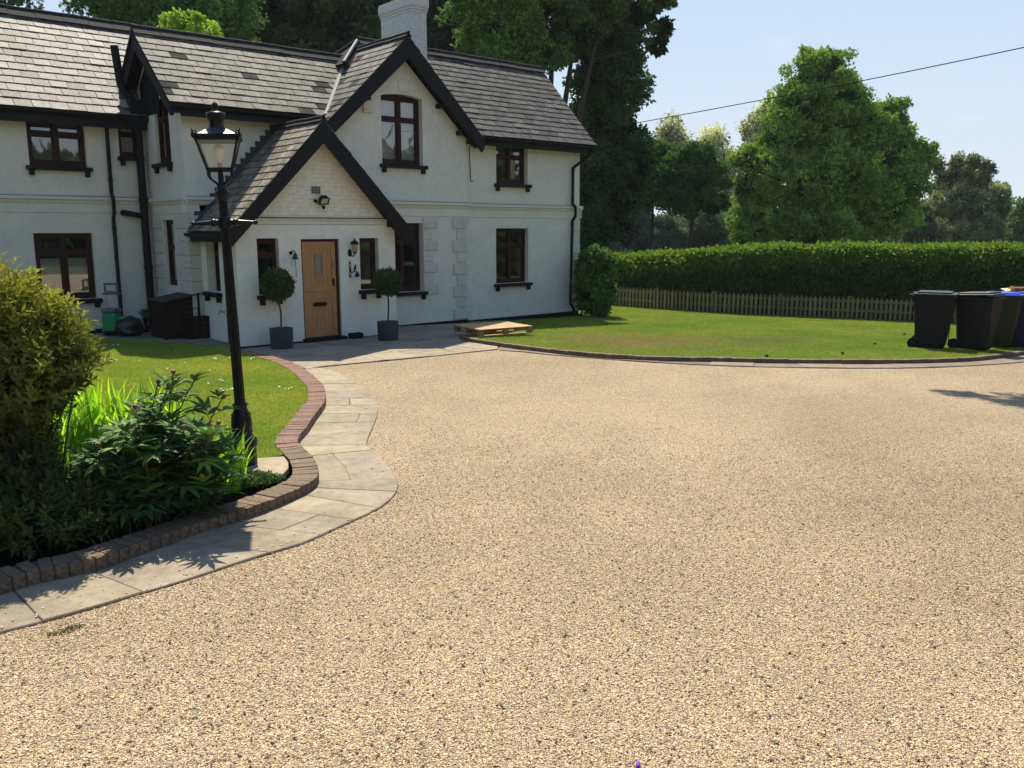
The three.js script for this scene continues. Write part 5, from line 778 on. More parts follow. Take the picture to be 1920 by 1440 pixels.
{ const b = P(284, 628, 0.07), t = thing('small_potted_plant', 'little potted plant tucked behind the storage box', 'potted plant', P(278, 624, 0.07).add(V(0, 0, -0.1))), r = rng(6); part('pot', lathe([[0.06, 0], [0.09, 0.16], [0.10, 0.165], [0.10, 0.2], [0.08, 0.2], [0.075, 0.17], [0, 0.17]], 16), mBlackMatt, t); part('stand', [cyl(0.05, 0.05, 0.02, 0, 0, 0), cyl(0.09, 0.07, 0.25, 0, 0.02, 0)], mBlackMatt, t).position.y = 0; t.children[0].position.y = 0.27; t.scale.setScalar(0.62); const L = []; for (let i = 0; i < 60; i++) L.push({ p: V((r() - 0.5) * 0.2, 0.5 + r() * 0.22, (r() - 0.5) * 0.2), e: [r() * 6, r() * 6, r() * 6], s: 0.8 + r() * 0.5, c: [0.07, 0.10, 0.05] }); instances('leaves', leafBay, mBay, L, t, null); part('stem', [tube([[0, 0.4, 0], [0.01, 0.55, 0], [0.0, 0.68, 0.02]], 0.006, 5)], mat(0.06, 0.07, 0.03), t); }
{ const t = thing('garden_tap', 'brass garden tap on porch side wall behind the storage box', 'tap', V(0, 0.62, -0.62)); part('pipe', [pipe([[0.01, 0, 0], [-0.10, 0, 0], [-0.13, -0.04, 0]], 0.012, 8)], mat(0.42, 0.30, 0.10, 0.35, { metalness: 0.8 }), t); part('handle', [box(0.012, 0.015, 0.07, -0.08, 0.04, 0), cyl(0.008, 0.008, 0.04, -0.08, 0, 0, 6)], mat(0.42, 0.30, 0.10, 0.35, { metalness: 0.8 }), t); }
// overhead cable from the house to the right
{ const pts = [], a = onZ(1040, 262, -1.6), A0 = at(1100, 249, 25), A1 = at(1920, 94, 17), A2 = at(2500, -60, 14); const e0 = V(9.6, 4.35, -3.4); const c = []; for (let i = 0; i <= 14; i++) { const t = i / 14; const u = lerp(1085, 2200, t), v = lerp(250, 28, t) - 6 * Math.sin(t * 3.14) * -1.2, D = lerp(25.5, 15, t); c.push(at(u, v, D)); } const m = new THREE.Mesh(tube(c, 0.011, 5, 90), matP(0.01, 0.01, 0.011, 0.9, 0.1)); m.name = 'overhead_cable'; scene.add(m); tag(m, 'black overhead cable crossing the sky from the right end of the house', 'cable'); }
// picket fence
{
  const t = thing('picket_fence', 'low weathered picket fence in front of the clipped hedge', 'fence'), c = resample(fenceLine, 0.02), total = c.length * 0.02; const r = rng(21), g = [0, 1, 2].map((k) => muv(extr([[-0.034, 0], [0.034, 0], [0.034, 0.50 + k * 0.004], [0.0, 0.56 + k * 0.004], [-0.034, 0.50 + k * 0.004]], 0.018, 0.002), k * 0.3, k * 0.2));
  const tones = [0.8, 0.95, 1.1].map((k) => mat(0.24 * k, 0.21 * k, 0.095 * k, 0.9, { map: woodStripe }));
  const st = Math.round(0.118 / 0.02), ry = (i) => { const a = c[Math.max(0, i - 3)], b = c[Math.min(c.length - 1, i + 3)]; return Math.atan2(-(b[1] - a[1]), b[0] - a[0]); };
  for (let i = 2; i < c.length; i += st) { const m = new THREE.Mesh(g[Math.floor(r() * 3)], tones[Math.floor(r() * 3)]); m.name = 'picket'; m.position.set(c[i][0], ground(c[i][0]) + 0.10, c[i][1]); m.rotation.set(0, ry(i), (r() - 0.5) * 0.03); t.add(m); }
  for (const h of [0.20, 0.45]) for (let i = 0; i + 1 < c.length; i += 90) { const j = Math.min(c.length - 1, i + 90), a = c[i], b = c[j], L = Math.hypot(b[0] - a[0], b[1] - a[1]); const q = rbox(L, 0.06, 0.03, 0.004); q.rotateZ(Math.atan2(ground(b[0]) - ground(a[0]), L)); q.rotateY(ry((i + j) >> 1)); q.translate((a[0] + b[0]) / 2, (ground(a[0]) + ground(b[0])) / 2 + 0.10 + h, (a[1] + b[1]) / 2); const d = V(Math.sin(ry((i + j) >> 1)), 0, Math.cos(ry((i + j) >> 1))); q.translate(-d.x * 0.018, 0, -d.z * 0.018); part('rail', muv(q, i), mFence, t); }
  for (let i = 4; i < c.length; i += 90) { const a = ry(i); part('post', muv(rbox(0.075, 0.62, 0.075, 0.006).translate(c[i][0] - Math.sin(a) * 0.07, ground(c[i][0]) + 0.38, c[i][1] - Math.cos(a) * 0.07)), mFence, t); }
}

// ---------------------------------------------------------------- plants and trees
function leafClump(n, len, wid, rad, seed, flat_ = 0) { // n pointed leaves, each folded along its rib, scattered through a ball
  const r = rng(seed), p = [];
  for (let i = 0; i < n; i++) {
    const o = V(r() - 0.5, r() - 0.5, r() - 0.5).multiplyScalar(2 * rad); const dir = o.clone().normalize().add(V(r() - 0.5, r() - 0.7, r() - 0.5)).normalize(); const s = dir.clone().cross(V(r() - 0.5, (r() - 0.5) * (1 - flat_) + flat_, r() - 0.5)).normalize(), nn = dir.clone().cross(s); const l = len * (0.7 + r() * 0.6), w = wid * (0.7 + r() * 0.6) / 2;
    const A = o, T = o.clone().addScaledVector(dir, l).addScaledVector(UP, -l * 0.15), B = o.clone().addScaledVector(dir, l * 0.45).addScaledVector(s, w).addScaledVector(nn, w * 0.4), D = o.clone().addScaledVector(dir, l * 0.45).addScaledVector(s, -w).addScaledVector(nn, w * 0.4);
    for (const q of [A, B, T, A, T, D]) p.push(q.x, q.y, q.z);
  }
  const g = new THREE.BufferGeometry(); g.setAttribute('position', new THREE.Float32BufferAttribute(p, 3)); g.computeVertexNormals(); return g;
}
const mLeaf = leafMat(1, 1, 1, 1.0, 0.28), mLeafDull = leafMat(1, 1, 1, 1.0, 0.28); mLeaf.specularIntensity = mLeafDull.specularIntensity = 0.15;
const mBark = mat(0.055, 0.045, 0.036, 0.95, { map: brickTex }), mBarkPale = mat(0.13, 0.12, 0.09, 0.95, { map: brickTex });
// a tree: tapered trunk with limbs to every bough, crown of leaf clumps through the boughs
function tree(name, label, category, { u, D, lobes, n, leaf = 0.15, clumpR = 0.28, k = 7, col, col2, seed, trunkR = 0.25, group, bark = mBark, gap = 0.1, trunkTop, mat_ = mLeaf, stems, shell = 0.5, rough = 0.6, puff = 26, puffR = 0, bright = 2.0 }) {
  const b = base(u, D), t = thing(name, label, category, b, 0, group), r = rng(seed), m = D / FPX * 1.01;
  const Ls = lobes.map(([lu, lv, ru, rv, dd = 0]) => ({ c: at(lu, lv, D + dd).sub(b), rx: ru * m, ry: rv * m }));
  const top = Ls.reduce((a, l) => (l.c.y > a.c.y ? l : a), Ls[0]); const tips = [];
  const W = []; const curve = (a, c, ra, rb, bow, seg = 6) => { const mid = a.clone().lerp(c, 0.5).add(V((r() - 0.5) * bow, Math.abs(bow) * 0.35 * r(), (r() - 0.5) * bow)); const q = new THREE.QuadraticBezierCurve3(a, mid, c); let p0 = a; for (let i = 1; i <= seg; i++) { const p1 = q.getPoint(i / seg); W.push(taper(p0, p1, lerp(ra, rb, (i - 1) / seg), lerp(ra, rb, i / seg), 7)); p0 = p1; } };
  const trunks = stems || [[u, null]];
  trunks.forEach(([su, tip], si) => {
    const foot = at(su, 428, D).sub(b); foot.y = -0.2; const apex = tip ? at(tip[0], tip[1], D).sub(b) : V(top.c.x * 0.8, trunkTop ? at(u, trunkTop, D).y - b.y : top.c.y, top.c.z * 0.8);
    const q = new THREE.QuadraticBezierCurve3(foot, foot.clone().lerp(apex, 0.5).add(V((r() - 0.5) * 0.5, 0, (r() - 0.5) * 0.5)), apex); let p0 = foot; const R = trunkR * (stems ? 0.8 + r() * 0.4 : 1); for (let i = 1; i <= 8; i++) { const p1 = q.getPoint(i / 8); W.push(taper(p0, p1, R * (1 - 0.80 * (i - 1) / 8) * (i === 1 ? 1.25 : 1), R * (1 - 0.80 * i / 8), 9)); p0 = p1; }
    Ls.forEach((l, li) => { if (trunks.length > 1 && li % trunks.length !== si) return; const f = clamp((l.c.y - l.ry * 0.9) / apex.y, 0.15, 0.9); const a = q.getPoint(f); curve(a, l.c, R * (1 - 0.78 * f) * 0.6, R * 0.08, l.rx * 0.6); for (let j = 0; j < 5; j++) { const d = V(r() - 0.5, r() - 0.3, r() - 0.5).normalize(); curve(l.c.clone().lerp(a, 0.25 * r()), l.c.clone().add(V(d.x * l.rx, d.y * l.ry, d.z * l.rx).multiplyScalar(0.85)), R * 0.13, R * 0.03, l.rx * 0.3, 3); } });
  });
  part('trunk', W, bark, t);
  const vol = Ls.map((l) => l.rx * l.ry), sum = vol.reduce((a, c) => a + c, 0), lists = [[], [], []];
  for (let li = 0; li < Ls.length; li++) { const l = Ls[li], cnt = n * vol[li] / sum, per = puff, np = Math.max(3, Math.round(cnt / per)), pr = puffR || clamp(Math.sqrt(l.rx * l.ry) * 0.32, 0.05, 0.46); for (let a = 0; a < np; a++) {
    const d = V(r() - 0.5, (r() - 0.5) * 1.05 + 0.10, r() - 0.5).normalize(), nn = 1 + fbm(d.x * 2.2 + li * 3.1, d.y * 2.2 + seed, d.z * 2.2, 3) * rough * 1.6, q = shell + (1 - shell) * Math.sqrt(r());
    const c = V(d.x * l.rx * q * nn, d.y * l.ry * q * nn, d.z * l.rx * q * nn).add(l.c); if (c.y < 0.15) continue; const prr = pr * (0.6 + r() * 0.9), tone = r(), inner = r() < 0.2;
    for (let i = 0; i < per; i++) {
      const e = V(r() - 0.5, r() - 0.36, r() - 0.5).normalize(), f = inner ? 0.3 + r() * 0.6 : 0.7 + 0.35 * r(); const p = V(e.x * prr * f, e.y * prr * 0.85 * f, e.z * prr * f).add(inner ? c.clone().lerp(l.c, 0.75) : c); if (p.y < 0.05) continue;
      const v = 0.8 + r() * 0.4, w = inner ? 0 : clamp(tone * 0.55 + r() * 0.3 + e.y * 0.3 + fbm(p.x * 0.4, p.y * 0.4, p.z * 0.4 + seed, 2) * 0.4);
      const nv = V(e.x * 0.7 + (r() - 0.5) * 1.7, e.y * 0.7 + 0.4 + (r() - 0.5) * 1.7, e.z * 0.7 + (r() - 0.5) * 1.7).normalize(); lists[i % 3].push({ p, e: [0, 0, 0], q: new THREE.Quaternion().setFromUnitVectors(UP, nv).multiply(new THREE.Quaternion().setFromAxisAngle(UP, r() * 6.28)), s: (inner ? 1.5 : 0.75) + r() * 0.5, c: [lerp(col[0], col2[0], w) * v * bright * (inner ? 0.4 : 1), lerp(col[1], col2[1], w) * v * bright * (inner ? 0.4 : 1), lerp(col[2], col2[2], w) * v * bright * (inner ? 0.4 : 1)] });  // inner leaves darkened, puff tops lightened: crown shade and sunlight painted in
    } } }
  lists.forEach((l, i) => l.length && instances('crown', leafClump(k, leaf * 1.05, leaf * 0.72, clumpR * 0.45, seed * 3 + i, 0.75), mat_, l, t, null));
  return t;
}
// woods behind the house
tree('garden_tree', 'tree top at the far upper left corner above the left roof ridge', 'tree', { u: -40, D: 32, lobes: [[-10, -40, 62, 52], [-90, -20, 70, 70], [-40, 60, 80, 60]], n: 2200, col: [0.035, 0.06, 0.016], col2: [0.06, 0.095, 0.022], seed: 101 });
tree('garden_tree', 'spreading green tree behind the left roof, its branches open to the sky', 'tree', { u: 345, D: 36, lobes: [[190, 2, 55, 36], [235, 22, 60, 34], [285, 35, 70, 40], [330, -10, 90, 60], [240, -50, 90, 50], [160, -30, 50, 30], [330, 80, 90, 50], [400, 20, 70, 70]], n: 9000, col: [0.035, 0.07, 0.014], col2: [0.085, 0.14, 0.026], seed: 102, gap: 0.08, trunkR: 0.3 });
tree('young_tree', 'bright lime green young tree just above the middle roof ridge', 'tree', { u: 350, D: 26, lobes: [[345, 60, 32, 26], [372, 78, 42, 26], [325, 78, 34, 26], [362, 45, 18, 16], [350, 120, 70, 40], [400, 92, 30, 18]], n: 2600, leaf: 0.11, clumpR: 0.17, col: [0.13, 0.20, 0.022], col2: [0.21, 0.29, 0.035], seed: 103, gap: 0.02, trunkR: 0.1 });
tree('dark_tree', 'dark dense tree above the middle of the house roof', 'tree', { u: 470, D: 42, lobes: [[430, 10, 80, 70], [480, 60, 90, 60], [520, -20, 90, 60], [400, 70, 60, 50], [450, -60, 110, 60], [560, 60, 70, 60]], n: 8000, leaf: 0.2, col: [0.012, 0.022, 0.007], col2: [0.032, 0.056, 0.013], seed: 104, trunkR: 0.35, gap: 0 });
tree('pine_tree', 'tall pine trunk left of the chimney, first of a pair', 'tree', { u: 612, D: 40, lobes: [[590, -10, 60, 50], [640, 40, 50, 50], [560, 100, 50, 40], [620, -80, 90, 50]], n: 2600, leaf: 0.2, col: [0.016, 0.026, 0.010], col2: [0.05, 0.075, 0.016], seed: 105, trunkR: 0.42, trunkTop: -160, gap: 0.12, bark: mat(0.045, 0.034, 0.028, 0.95, { map: brickTex }) });
tree('pine_tree', 'tall pine trunk left of the chimney, nearer to the chimney', 'tree', { u: 650, D: 41, lobes: [[690, 20, 50, 50], [670, 80, 50, 40], [720, -40, 70, 50], [650, -90, 80, 50]], n: 2600, leaf: 0.2, col: [0.018, 0.030, 0.010], col2: [0.065, 0.10, 0.018], seed: 106, trunkR: 0.45, trunkTop: -160, gap: 0.12, bark: mat(0.05, 0.038, 0.031, 0.95, { map: brickTex }) });
tree('conifer', 'dark brownish conifer right of the chimney', 'tree', { u: 845, D: 37, lobes: [[830, 40, 45, 55], [850, 90, 60, 45], [840, -20, 50, 50], [880, 60, 40, 50], [870, 110, 50, 30], [820, 100, 40, 40]], n: 8500, leaf: 0.15, clumpR: 0.2, col: [0.020, 0.024, 0.013], col2: [0.042, 0.044, 0.026], seed: 107, gap: -0.03, trunkR: 0.3, mat_: mLeafDull });
tree('garden_tree', 'lighter green tree above the right roof ridge beside the conifer', 'tree', { u: 930, D: 33, lobes: [[915, 60, 45, 45], [955, 90, 50, 36], [900, 20, 45, 40], [985, 60, 38, 34], [935, 120, 60, 30], [960, 20, 50, 40], [1010, 105, 40, 28]], n: 7500, leaf: 0.14, clumpR: 0.22, col: [0.04, 0.075, 0.015], col2: [0.10, 0.155, 0.028], seed: 108, trunkR: 0.22, gap: 0.08 });
tree('forked_tree', 'many stemmed tree leaning right behind the house end, long bough over the sky', 'tree', { u: 1000, D: 34, stems: [[985, [1010, 10]], [1000, [1085, 20]], [1015, [1120, 60]], [1005, [1040, -60]], [1010, [1140, -20]]], lobes: [[1000, 20, 50, 40], [1050, 10, 60, 45], [1085, 60, 45, 40], [1100, -20, 70, 40], [1160, 5, 45, 26], [1205, 22, 34, 18], [1245, 52, 24, 13], [1232, 84, 20, 10], [1170, -35, 70, 30], [1240, -10, 34, 22], [1040, 100, 38, 30], [960, -20, 60, 40]], n: 5600, leaf: 0.13, clumpR: 0.2, col: [0.022, 0.042, 0.011], col2: [0.062, 0.10, 0.022], seed: 109, trunkR: 0.20, gap: 0.12 });
tree('tall_dark_tree', 'tall very dark tree at the right end of the house', 'tree', { u: 1112, D: 38, lobes: [[1110, 60, 50, 60], [1150, 95, 52, 48], [1165, 165, 46, 44], [1130, 160, 55, 60], [1150, 235, 58, 55], [1175, 262, 40, 40], [1140, 310, 62, 55], [1185, 300, 38, 34], [1120, 380, 52, 50], [1160, 370, 48, 40], [1105, 250, 45, 60], [1120, 440, 40, 40], [1095, 330, 45, 60], [1170, 415, 28, 28], [1100, -10, 70, 60], [1165, 40, 40, 35]], n: 15000, leaf: 0.16, clumpR: 0.26, col: [0.014, 0.030, 0.008], col2: [0.042, 0.080, 0.018], seed: 110, trunkR: 0.40, trunkTop: -60, gap: 0.03 });
{ // the darker depth of the wood behind
  const t = new THREE.Group(); t.name = 'woodland'; t.userData.kind = 'stuff'; tag(t, 'dark wood closing the view behind the house roof', 'woodland'); scene.add(t); const r = rng(200), L = [[], []];
  for (let i = 0; i < 9000; i++) { const u = 330 + r() * 660, v = -150 + r() * 330, D = 58 + r() * 16; if (fbm(u * 0.011, v * 0.013, 3, 3) > 0.26) continue; const k = 0.6 + r() * 0.8; L[i % 2].push({ p: at(u, v, D), e: [r() * 6, r() * 6, r() * 6], s: 1 + r() * 0.6, c: [0.014 * k, 0.026 * k, 0.008 * k] }); }
  for (let i = 0; i < 2600; i++) { const u = 1080 + r() * 120, v = 330 + r() * 150, D = 60 + r() * 16; const k = 0.6 + r() * 0.8; L[i % 2].push({ p: at(u, v, D), e: [r() * 6, r() * 6, r() * 6], s: 0.9 + r() * 0.6, c: [0.012 * k, 0.022 * k, 0.008 * k] }); }
  L.forEach((l, i) => instances('foliage', leafClump(12, 0.34, 0.22, 0.55, 300 + i), mLeafDull, l, t));
}
// trees over the hedge
tree('slim_tree', 'slim dark tree left of its twin over the hedge', 'tree', { u: 1217, D: 44, lobes: [[1212, 322, 30, 34], [1238, 305, 24, 30], [1205, 368, 30, 22], [1234, 345, 28, 30], [1222, 285, 18, 18], [1195, 345, 24, 28]], n: 4200, leaf: 0.15, col: [0.020, 0.046, 0.010], col2: [0.055, 0.11, 0.02], seed: 111, trunkR: 0.13, gap: 0.10 });
tree('slim_tree', 'slim dark tree between its twin and the big maple', 'tree', { u: 1284, D: 43, lobes: [[1285, 312, 34, 32], [1312, 345, 40, 32], [1268, 360, 30, 28], [1318, 300, 24, 24], [1338, 382, 22, 14], [1295, 380, 36, 20], [1262, 320, 26, 26]], n: 5000, leaf: 0.15, col: [0.018, 0.042, 0.009], col2: [0.05, 0.10, 0.018], seed: 112, trunkR: 0.15, gap: 0.08 });
tree('maple_tree', 'big full green maple standing alone beyond the hedge', 'tree', { u: 1530, D: 46, lobes: [[1522, 155, 46, 48], [1550, 128, 42, 30], [1500, 215, 52, 50], [1575, 200, 45, 50], [1475, 270, 52, 48], [1545, 270, 62, 60], [1620, 250, 50, 52], [1440, 325, 58, 46], [1520, 350, 80, 60], [1600, 335, 70, 60], [1665, 290, 50, 60], [1690, 340, 42, 46], [1722, 300, 26, 26], [1740, 288, 16, 14], [1430, 395, 50, 46], [1490, 425, 70, 45], [1570, 420, 80, 48], [1650, 400, 60, 48], [1402, 300, 26, 28], [1660, 225, 38, 32], [1405, 440, 30, 30], [1690, 400, 26, 34], [1398, 355, 22, 22]], n: 27000, leaf: 0.16, clumpR: 0.26, col: [0.055, 0.105, 0.012], col2: [0.15, 0.22, 0.028], seed: 113, trunkR: 0.45, gap: 0.02, shell: 0.55, rough: 0.5 });
for (const [u, lob, s, lb] of [[1262, [[1250, 262, 20, 36], [1275, 275, 18, 40], [1262, 240, 12, 18], [1262, 320, 30, 36], [1290, 300, 16, 34]], 114, 'pale feathery poplar left of the slim dark twin trees'], [1335, [[1335, 280, 20, 36], [1352, 310, 18, 34], [1318, 300, 16, 34], [1345, 262, 10, 18], [1340, 345, 28, 30], [1365, 300, 10, 24]], 115, 'pale feathery poplar between the slim trees and the maple'], [1425, [[1430, 225, 20, 30], [1410, 245, 20, 30], [1445, 205, 12, 18], [1425, 285, 30, 40], [1452, 240, 14, 30]], 116, 'pale feathery poplar showing above the maple\'s left shoulder'], [1370, [[1370, 370, 34, 40], [1350, 400, 34, 34], [1390, 400, 30, 34], [1372, 330, 18, 24]], 117, 'olive poplar low in the gap left of the maple']])
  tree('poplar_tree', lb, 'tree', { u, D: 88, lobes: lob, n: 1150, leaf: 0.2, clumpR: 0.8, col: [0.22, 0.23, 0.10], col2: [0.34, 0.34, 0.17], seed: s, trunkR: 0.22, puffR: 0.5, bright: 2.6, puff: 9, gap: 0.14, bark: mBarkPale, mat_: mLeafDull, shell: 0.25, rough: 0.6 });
const GR = 'slender trees at the far right';
const column = (u, top, w, sway) => { const L = []; let v = top, k = 0; while (v < 452) { const f = clamp((v - top) / 110); L.push([u + Math.sin(k * 2.1 + sway) * w * 0.35, v, w * (0.42 + 0.6 * f), 17, (k % 3) - 1]); v += 22; k++; } return L; };
for (const [u, lob, s, lb] of [[1762, [...column(1760, 312, 17, 0), [1742, 400, 15, 22], [1738, 435, 18, 22]], 118, 'leftmost slender tree of the far right group'], [1788, column(1789, 304, 18, 1), 119, 'slender tree second from the left in the far right group'], [1822, [...column(1820, 306, 19, 2), [1806, 360, 12, 22]], 120, 'tallest middle slender tree of the far right group'], [1850, [...column(1849, 318, 20, 3), [1868, 375, 16, 24]], 121, 'slender tree second from the right in the far right group'], [1884, column(1882, 368, 18, 4), 122, 'rightmost shorter slender tree of the far right group']])
  tree('slender_tree', lb, 'tree', { u, D: 72, lobes: lob, n: 2000, leaf: 0.17, clumpR: 0.3, col: [0.06, 0.08, 0.026], col2: [0.13, 0.145, 0.05], seed: s, trunkR: 0.20, puffR: 0.36, bright: 2.7, puff: 12, group: GR, gap: 0.05, mat_: mLeafDull, shell: 0.3 });
tree('broad_tree', 'round green tree cut by the right picture edge', 'tree', { u: 1940, D: 66, lobes: [[1915, 445, 26, 28], [1945, 425, 40, 50], [1905, 460, 22, 20]], n: 2600, leaf: 0.2, clumpR: 0.34, col: [0.035, 0.065, 0.02], col2: [0.07, 0.11, 0.03], seed: 123, gap: 0.02, trunkR: 0.2 });
for (const [u, lob, s, lb, c1, c2] of [[1180, [[1180, 425, 30, 32], [1160, 455, 30, 22], [1200, 445, 32, 26]], 130, 'grey green willow bush left of the first slim tree', [0.05, 0.075, 0.04], [0.09, 0.12, 0.065]], [1250, [[1245, 430, 26, 28], [1232, 455, 30, 20], [1262, 450, 26, 22]], 131, 'grey green willow bush between the two slim trees', [0.05, 0.078, 0.04], [0.09, 0.125, 0.065]], [1325, [[1318, 430, 36, 30], [1345, 450, 36, 26], [1300, 455, 26, 18]], 132, 'dull dark bush right of the second slim tree', [0.03, 0.045, 0.022], [0.05, 0.075, 0.035]], [1378, [[1380, 435, 22, 40], [1392, 455, 18, 22]], 133, 'yellowish bush at the left foot of the maple', [0.07, 0.10, 0.03], [0.13, 0.17, 0.045]], [1720, [[1725, 420, 26, 40], [1745, 445, 26, 30], [1708, 450, 18, 24]], 134, 'olive bush between the maple and the slender trees', [0.05, 0.065, 0.024], [0.10, 0.115, 0.04]]])
  tree('bush', lb, 'bush', { u, D: 60, lobes: lob, n: 2600, leaf: 0.16, clumpR: 0.28, col: c1, col2: c2, seed: s, trunkR: 0.10, gap: -0.02, mat_: mLeafDull });
{ // the far tree line
  const t = new THREE.Group(); t.name = numbered('woodland'); t.userData.kind = 'stuff'; tag(t, 'hazy distant tree line low behind the hedge', 'woodland'); scene.add(t); const r = rng(210), L = [[], []];
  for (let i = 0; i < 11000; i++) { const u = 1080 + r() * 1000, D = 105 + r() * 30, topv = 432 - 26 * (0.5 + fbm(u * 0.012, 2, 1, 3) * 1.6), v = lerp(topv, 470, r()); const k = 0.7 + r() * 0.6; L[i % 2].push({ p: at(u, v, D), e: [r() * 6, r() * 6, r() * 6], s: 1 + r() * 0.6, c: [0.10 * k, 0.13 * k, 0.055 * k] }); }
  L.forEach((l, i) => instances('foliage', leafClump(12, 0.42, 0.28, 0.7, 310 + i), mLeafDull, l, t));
}
{ // unseen woods around the drive, placed to darken panes and house walls
  const t = new THREE.Group(); t.name = numbered('woodland'); t.userData.kind = 'stuff'; tag(t, 'unseen trees around the drive, placed to darken the window panes and the house walls', 'woodland'); scene.add(t); const r = rng(220), L = [[], []];
  for (let i = 0; i < 9000; i++) { const a = Math.PI * (0.30 + r() * 1.42), left = a > Math.PI * 1.3, R = left ? 12 + r() * 3 : 27 + r() * 9, hgt = ((left ? 7 : 5.5) + 4 * fbm(a * 3, 1, 2, 3) * 2) * r(); const dx = FWD.x * Math.cos(a) + RGT.x * Math.sin(a), dz = FWD.z * Math.cos(a) + RGT.z * Math.sin(a); const p = V(-6.2 + dx * R, hgt, 14.46 + dz * R), q = toPx(p); if (p.x < -1 && p.z < 3) continue; if (q[2] > 0 && q[0] > -300 && q[0] < 2300) continue; const k = 0.6 + r() * 0.8; L[i % 2].push({ p, e: [r() * 6, r() * 6, r() * 6], s: 1.6 + r(), c: [0.04 * k, 0.07 * k, 0.02 * k] }); }  // nearer left trees added to darken the walls of the left wing
  L.forEach((l, i) => instances('foliage', leafClump(12, 0.42, 0.28, 0.6, 330 + i), mLeafDull, l, t));
}
// clipped hedge
{
  const mHedge = leafMat(1, 1, 1, 0.8, 0.4); mHedge.specularIntensity = 0.35;
  const t = thing('clipped_hedge', 'long clipped green hedge behind the picket fence', 'hedge'), r = rng(41), c = resample(fenceLine, 0.05), back = 0.42, L = [[], [], []];
  const top = (p, i) => 1.78 + ground(p[0]) * 0 + 0.03 * Math.sin(i * 0.11) + fbm(i * 0.06, 3, 1, 3) * 0.10; const nrmAt = (i) => { const a = c[Math.max(0, i - 6)], b = c[Math.min(c.length - 1, i + 6)], dx = b[0] - a[0], dz = b[1] - a[1], l = Math.hypot(dx, dz); const n = [dz / l, -dx / l]; return (n[0] * FWD.x + n[1] * FWD.z) > 0 ? n : [-n[0], -n[1]]; };
  const hTop = (i) => { const p = c[i], D = (p[0] + 6.2) * FWD.x + (p[1] - 14.46) * FWD.z + back; return 2.1 - (D / Math.cos(0)) * 0; };
  const vTop = (u) => lerp(483, 468, sstep(1100, 1500, u)); // height surveyed along the top edge
  const height = (i) => { const p = V(c[i][0], 1, c[i][1]); const q = toPx(p), D = p.clone().sub(camera.position).dot(FWD) + back; return at(q[0], vTop(q[0]), D).y; };
  const H = c.map((_, i) => height(i) + fbm(i * 0.05, 3, 1, 4) * 0.10);
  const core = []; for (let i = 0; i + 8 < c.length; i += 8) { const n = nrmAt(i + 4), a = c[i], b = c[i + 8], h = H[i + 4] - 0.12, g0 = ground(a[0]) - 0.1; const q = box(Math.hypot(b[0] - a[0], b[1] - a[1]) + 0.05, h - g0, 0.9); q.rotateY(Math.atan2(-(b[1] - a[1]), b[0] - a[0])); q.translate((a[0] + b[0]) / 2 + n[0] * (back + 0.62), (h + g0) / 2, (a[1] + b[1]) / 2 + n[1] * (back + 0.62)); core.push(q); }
  part('dark_core', core, mat(0.008, 0.011, 0.005, 1), t);  // solid near-black core behind the leaves that darkens the gaps between them
  for (let i = 0; i < 52000; i++) {
    const f = r() * (c.length - 1), j = Math.floor(f), n = nrmAt(j), p = c[j], h = H[j], g0 = ground(p[0]) + 0.05; let y, d, lift = 0;
    if (r() < 0.62) { y = g0 + Math.pow(r(), 0.8) * (h - g0); d = 0.06 + fbm(f * 0.09, y * 2.5, 2, 3) * 0.34 + Math.pow(r(), 2) * 0.2 - 0.04 + sstep(h - 0.25, h, y) * 0.12; } else { d = 0.05 + r() * 1.1; y = h - 0.02 - Math.pow(r(), 2) * 0.10 + fbm(f * 0.06, d * 3, 7, 3) * 0.14 + (r() < 0.06 ? r() * 0.10 : 0); }
    const kk = 0.7 + r() * 0.6, topk = sstep(h - 0.75, h + 0.03, y), w = clamp(topk * 0.85 + (r() - 0.5) * 0.5);  // leaf colour lightened towards the hedge top, imitating sunlight from above
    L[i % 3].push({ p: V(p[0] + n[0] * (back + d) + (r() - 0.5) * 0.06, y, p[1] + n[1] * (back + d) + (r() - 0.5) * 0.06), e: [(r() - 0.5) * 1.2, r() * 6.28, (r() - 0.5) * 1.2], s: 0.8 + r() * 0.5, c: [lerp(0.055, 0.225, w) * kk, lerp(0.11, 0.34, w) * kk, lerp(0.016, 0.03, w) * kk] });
  }
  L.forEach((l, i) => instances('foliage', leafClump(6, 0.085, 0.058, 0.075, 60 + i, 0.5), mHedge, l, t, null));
}
// evergreen shrub at the house corner
{
  const b = P(1117, 594, 0.07), D = b.clone().sub(camera.position).dot(FWD); tree('corner_shrub', 'upright leafy shrub at the right corner of the house', 'shrub', { u: 1117, D, lobes: [[1117, 560, 24, 34], [1112, 520, 26, 34], [1125, 500, 22, 26], [1105, 492, 16, 20], [1128, 545, 22, 40], [1116, 482, 12, 16], [1104, 550, 20, 36], [1098, 510, 14, 22]], n: 5200, leaf: 0.085, clumpR: 0.12, k: 6, col: [0.030, 0.062, 0.016], col2: [0.085, 0.14, 0.03], seed: 140, trunkR: 0.05, gap: 0.02, rough: 0.35, shell: 0.5 });
}
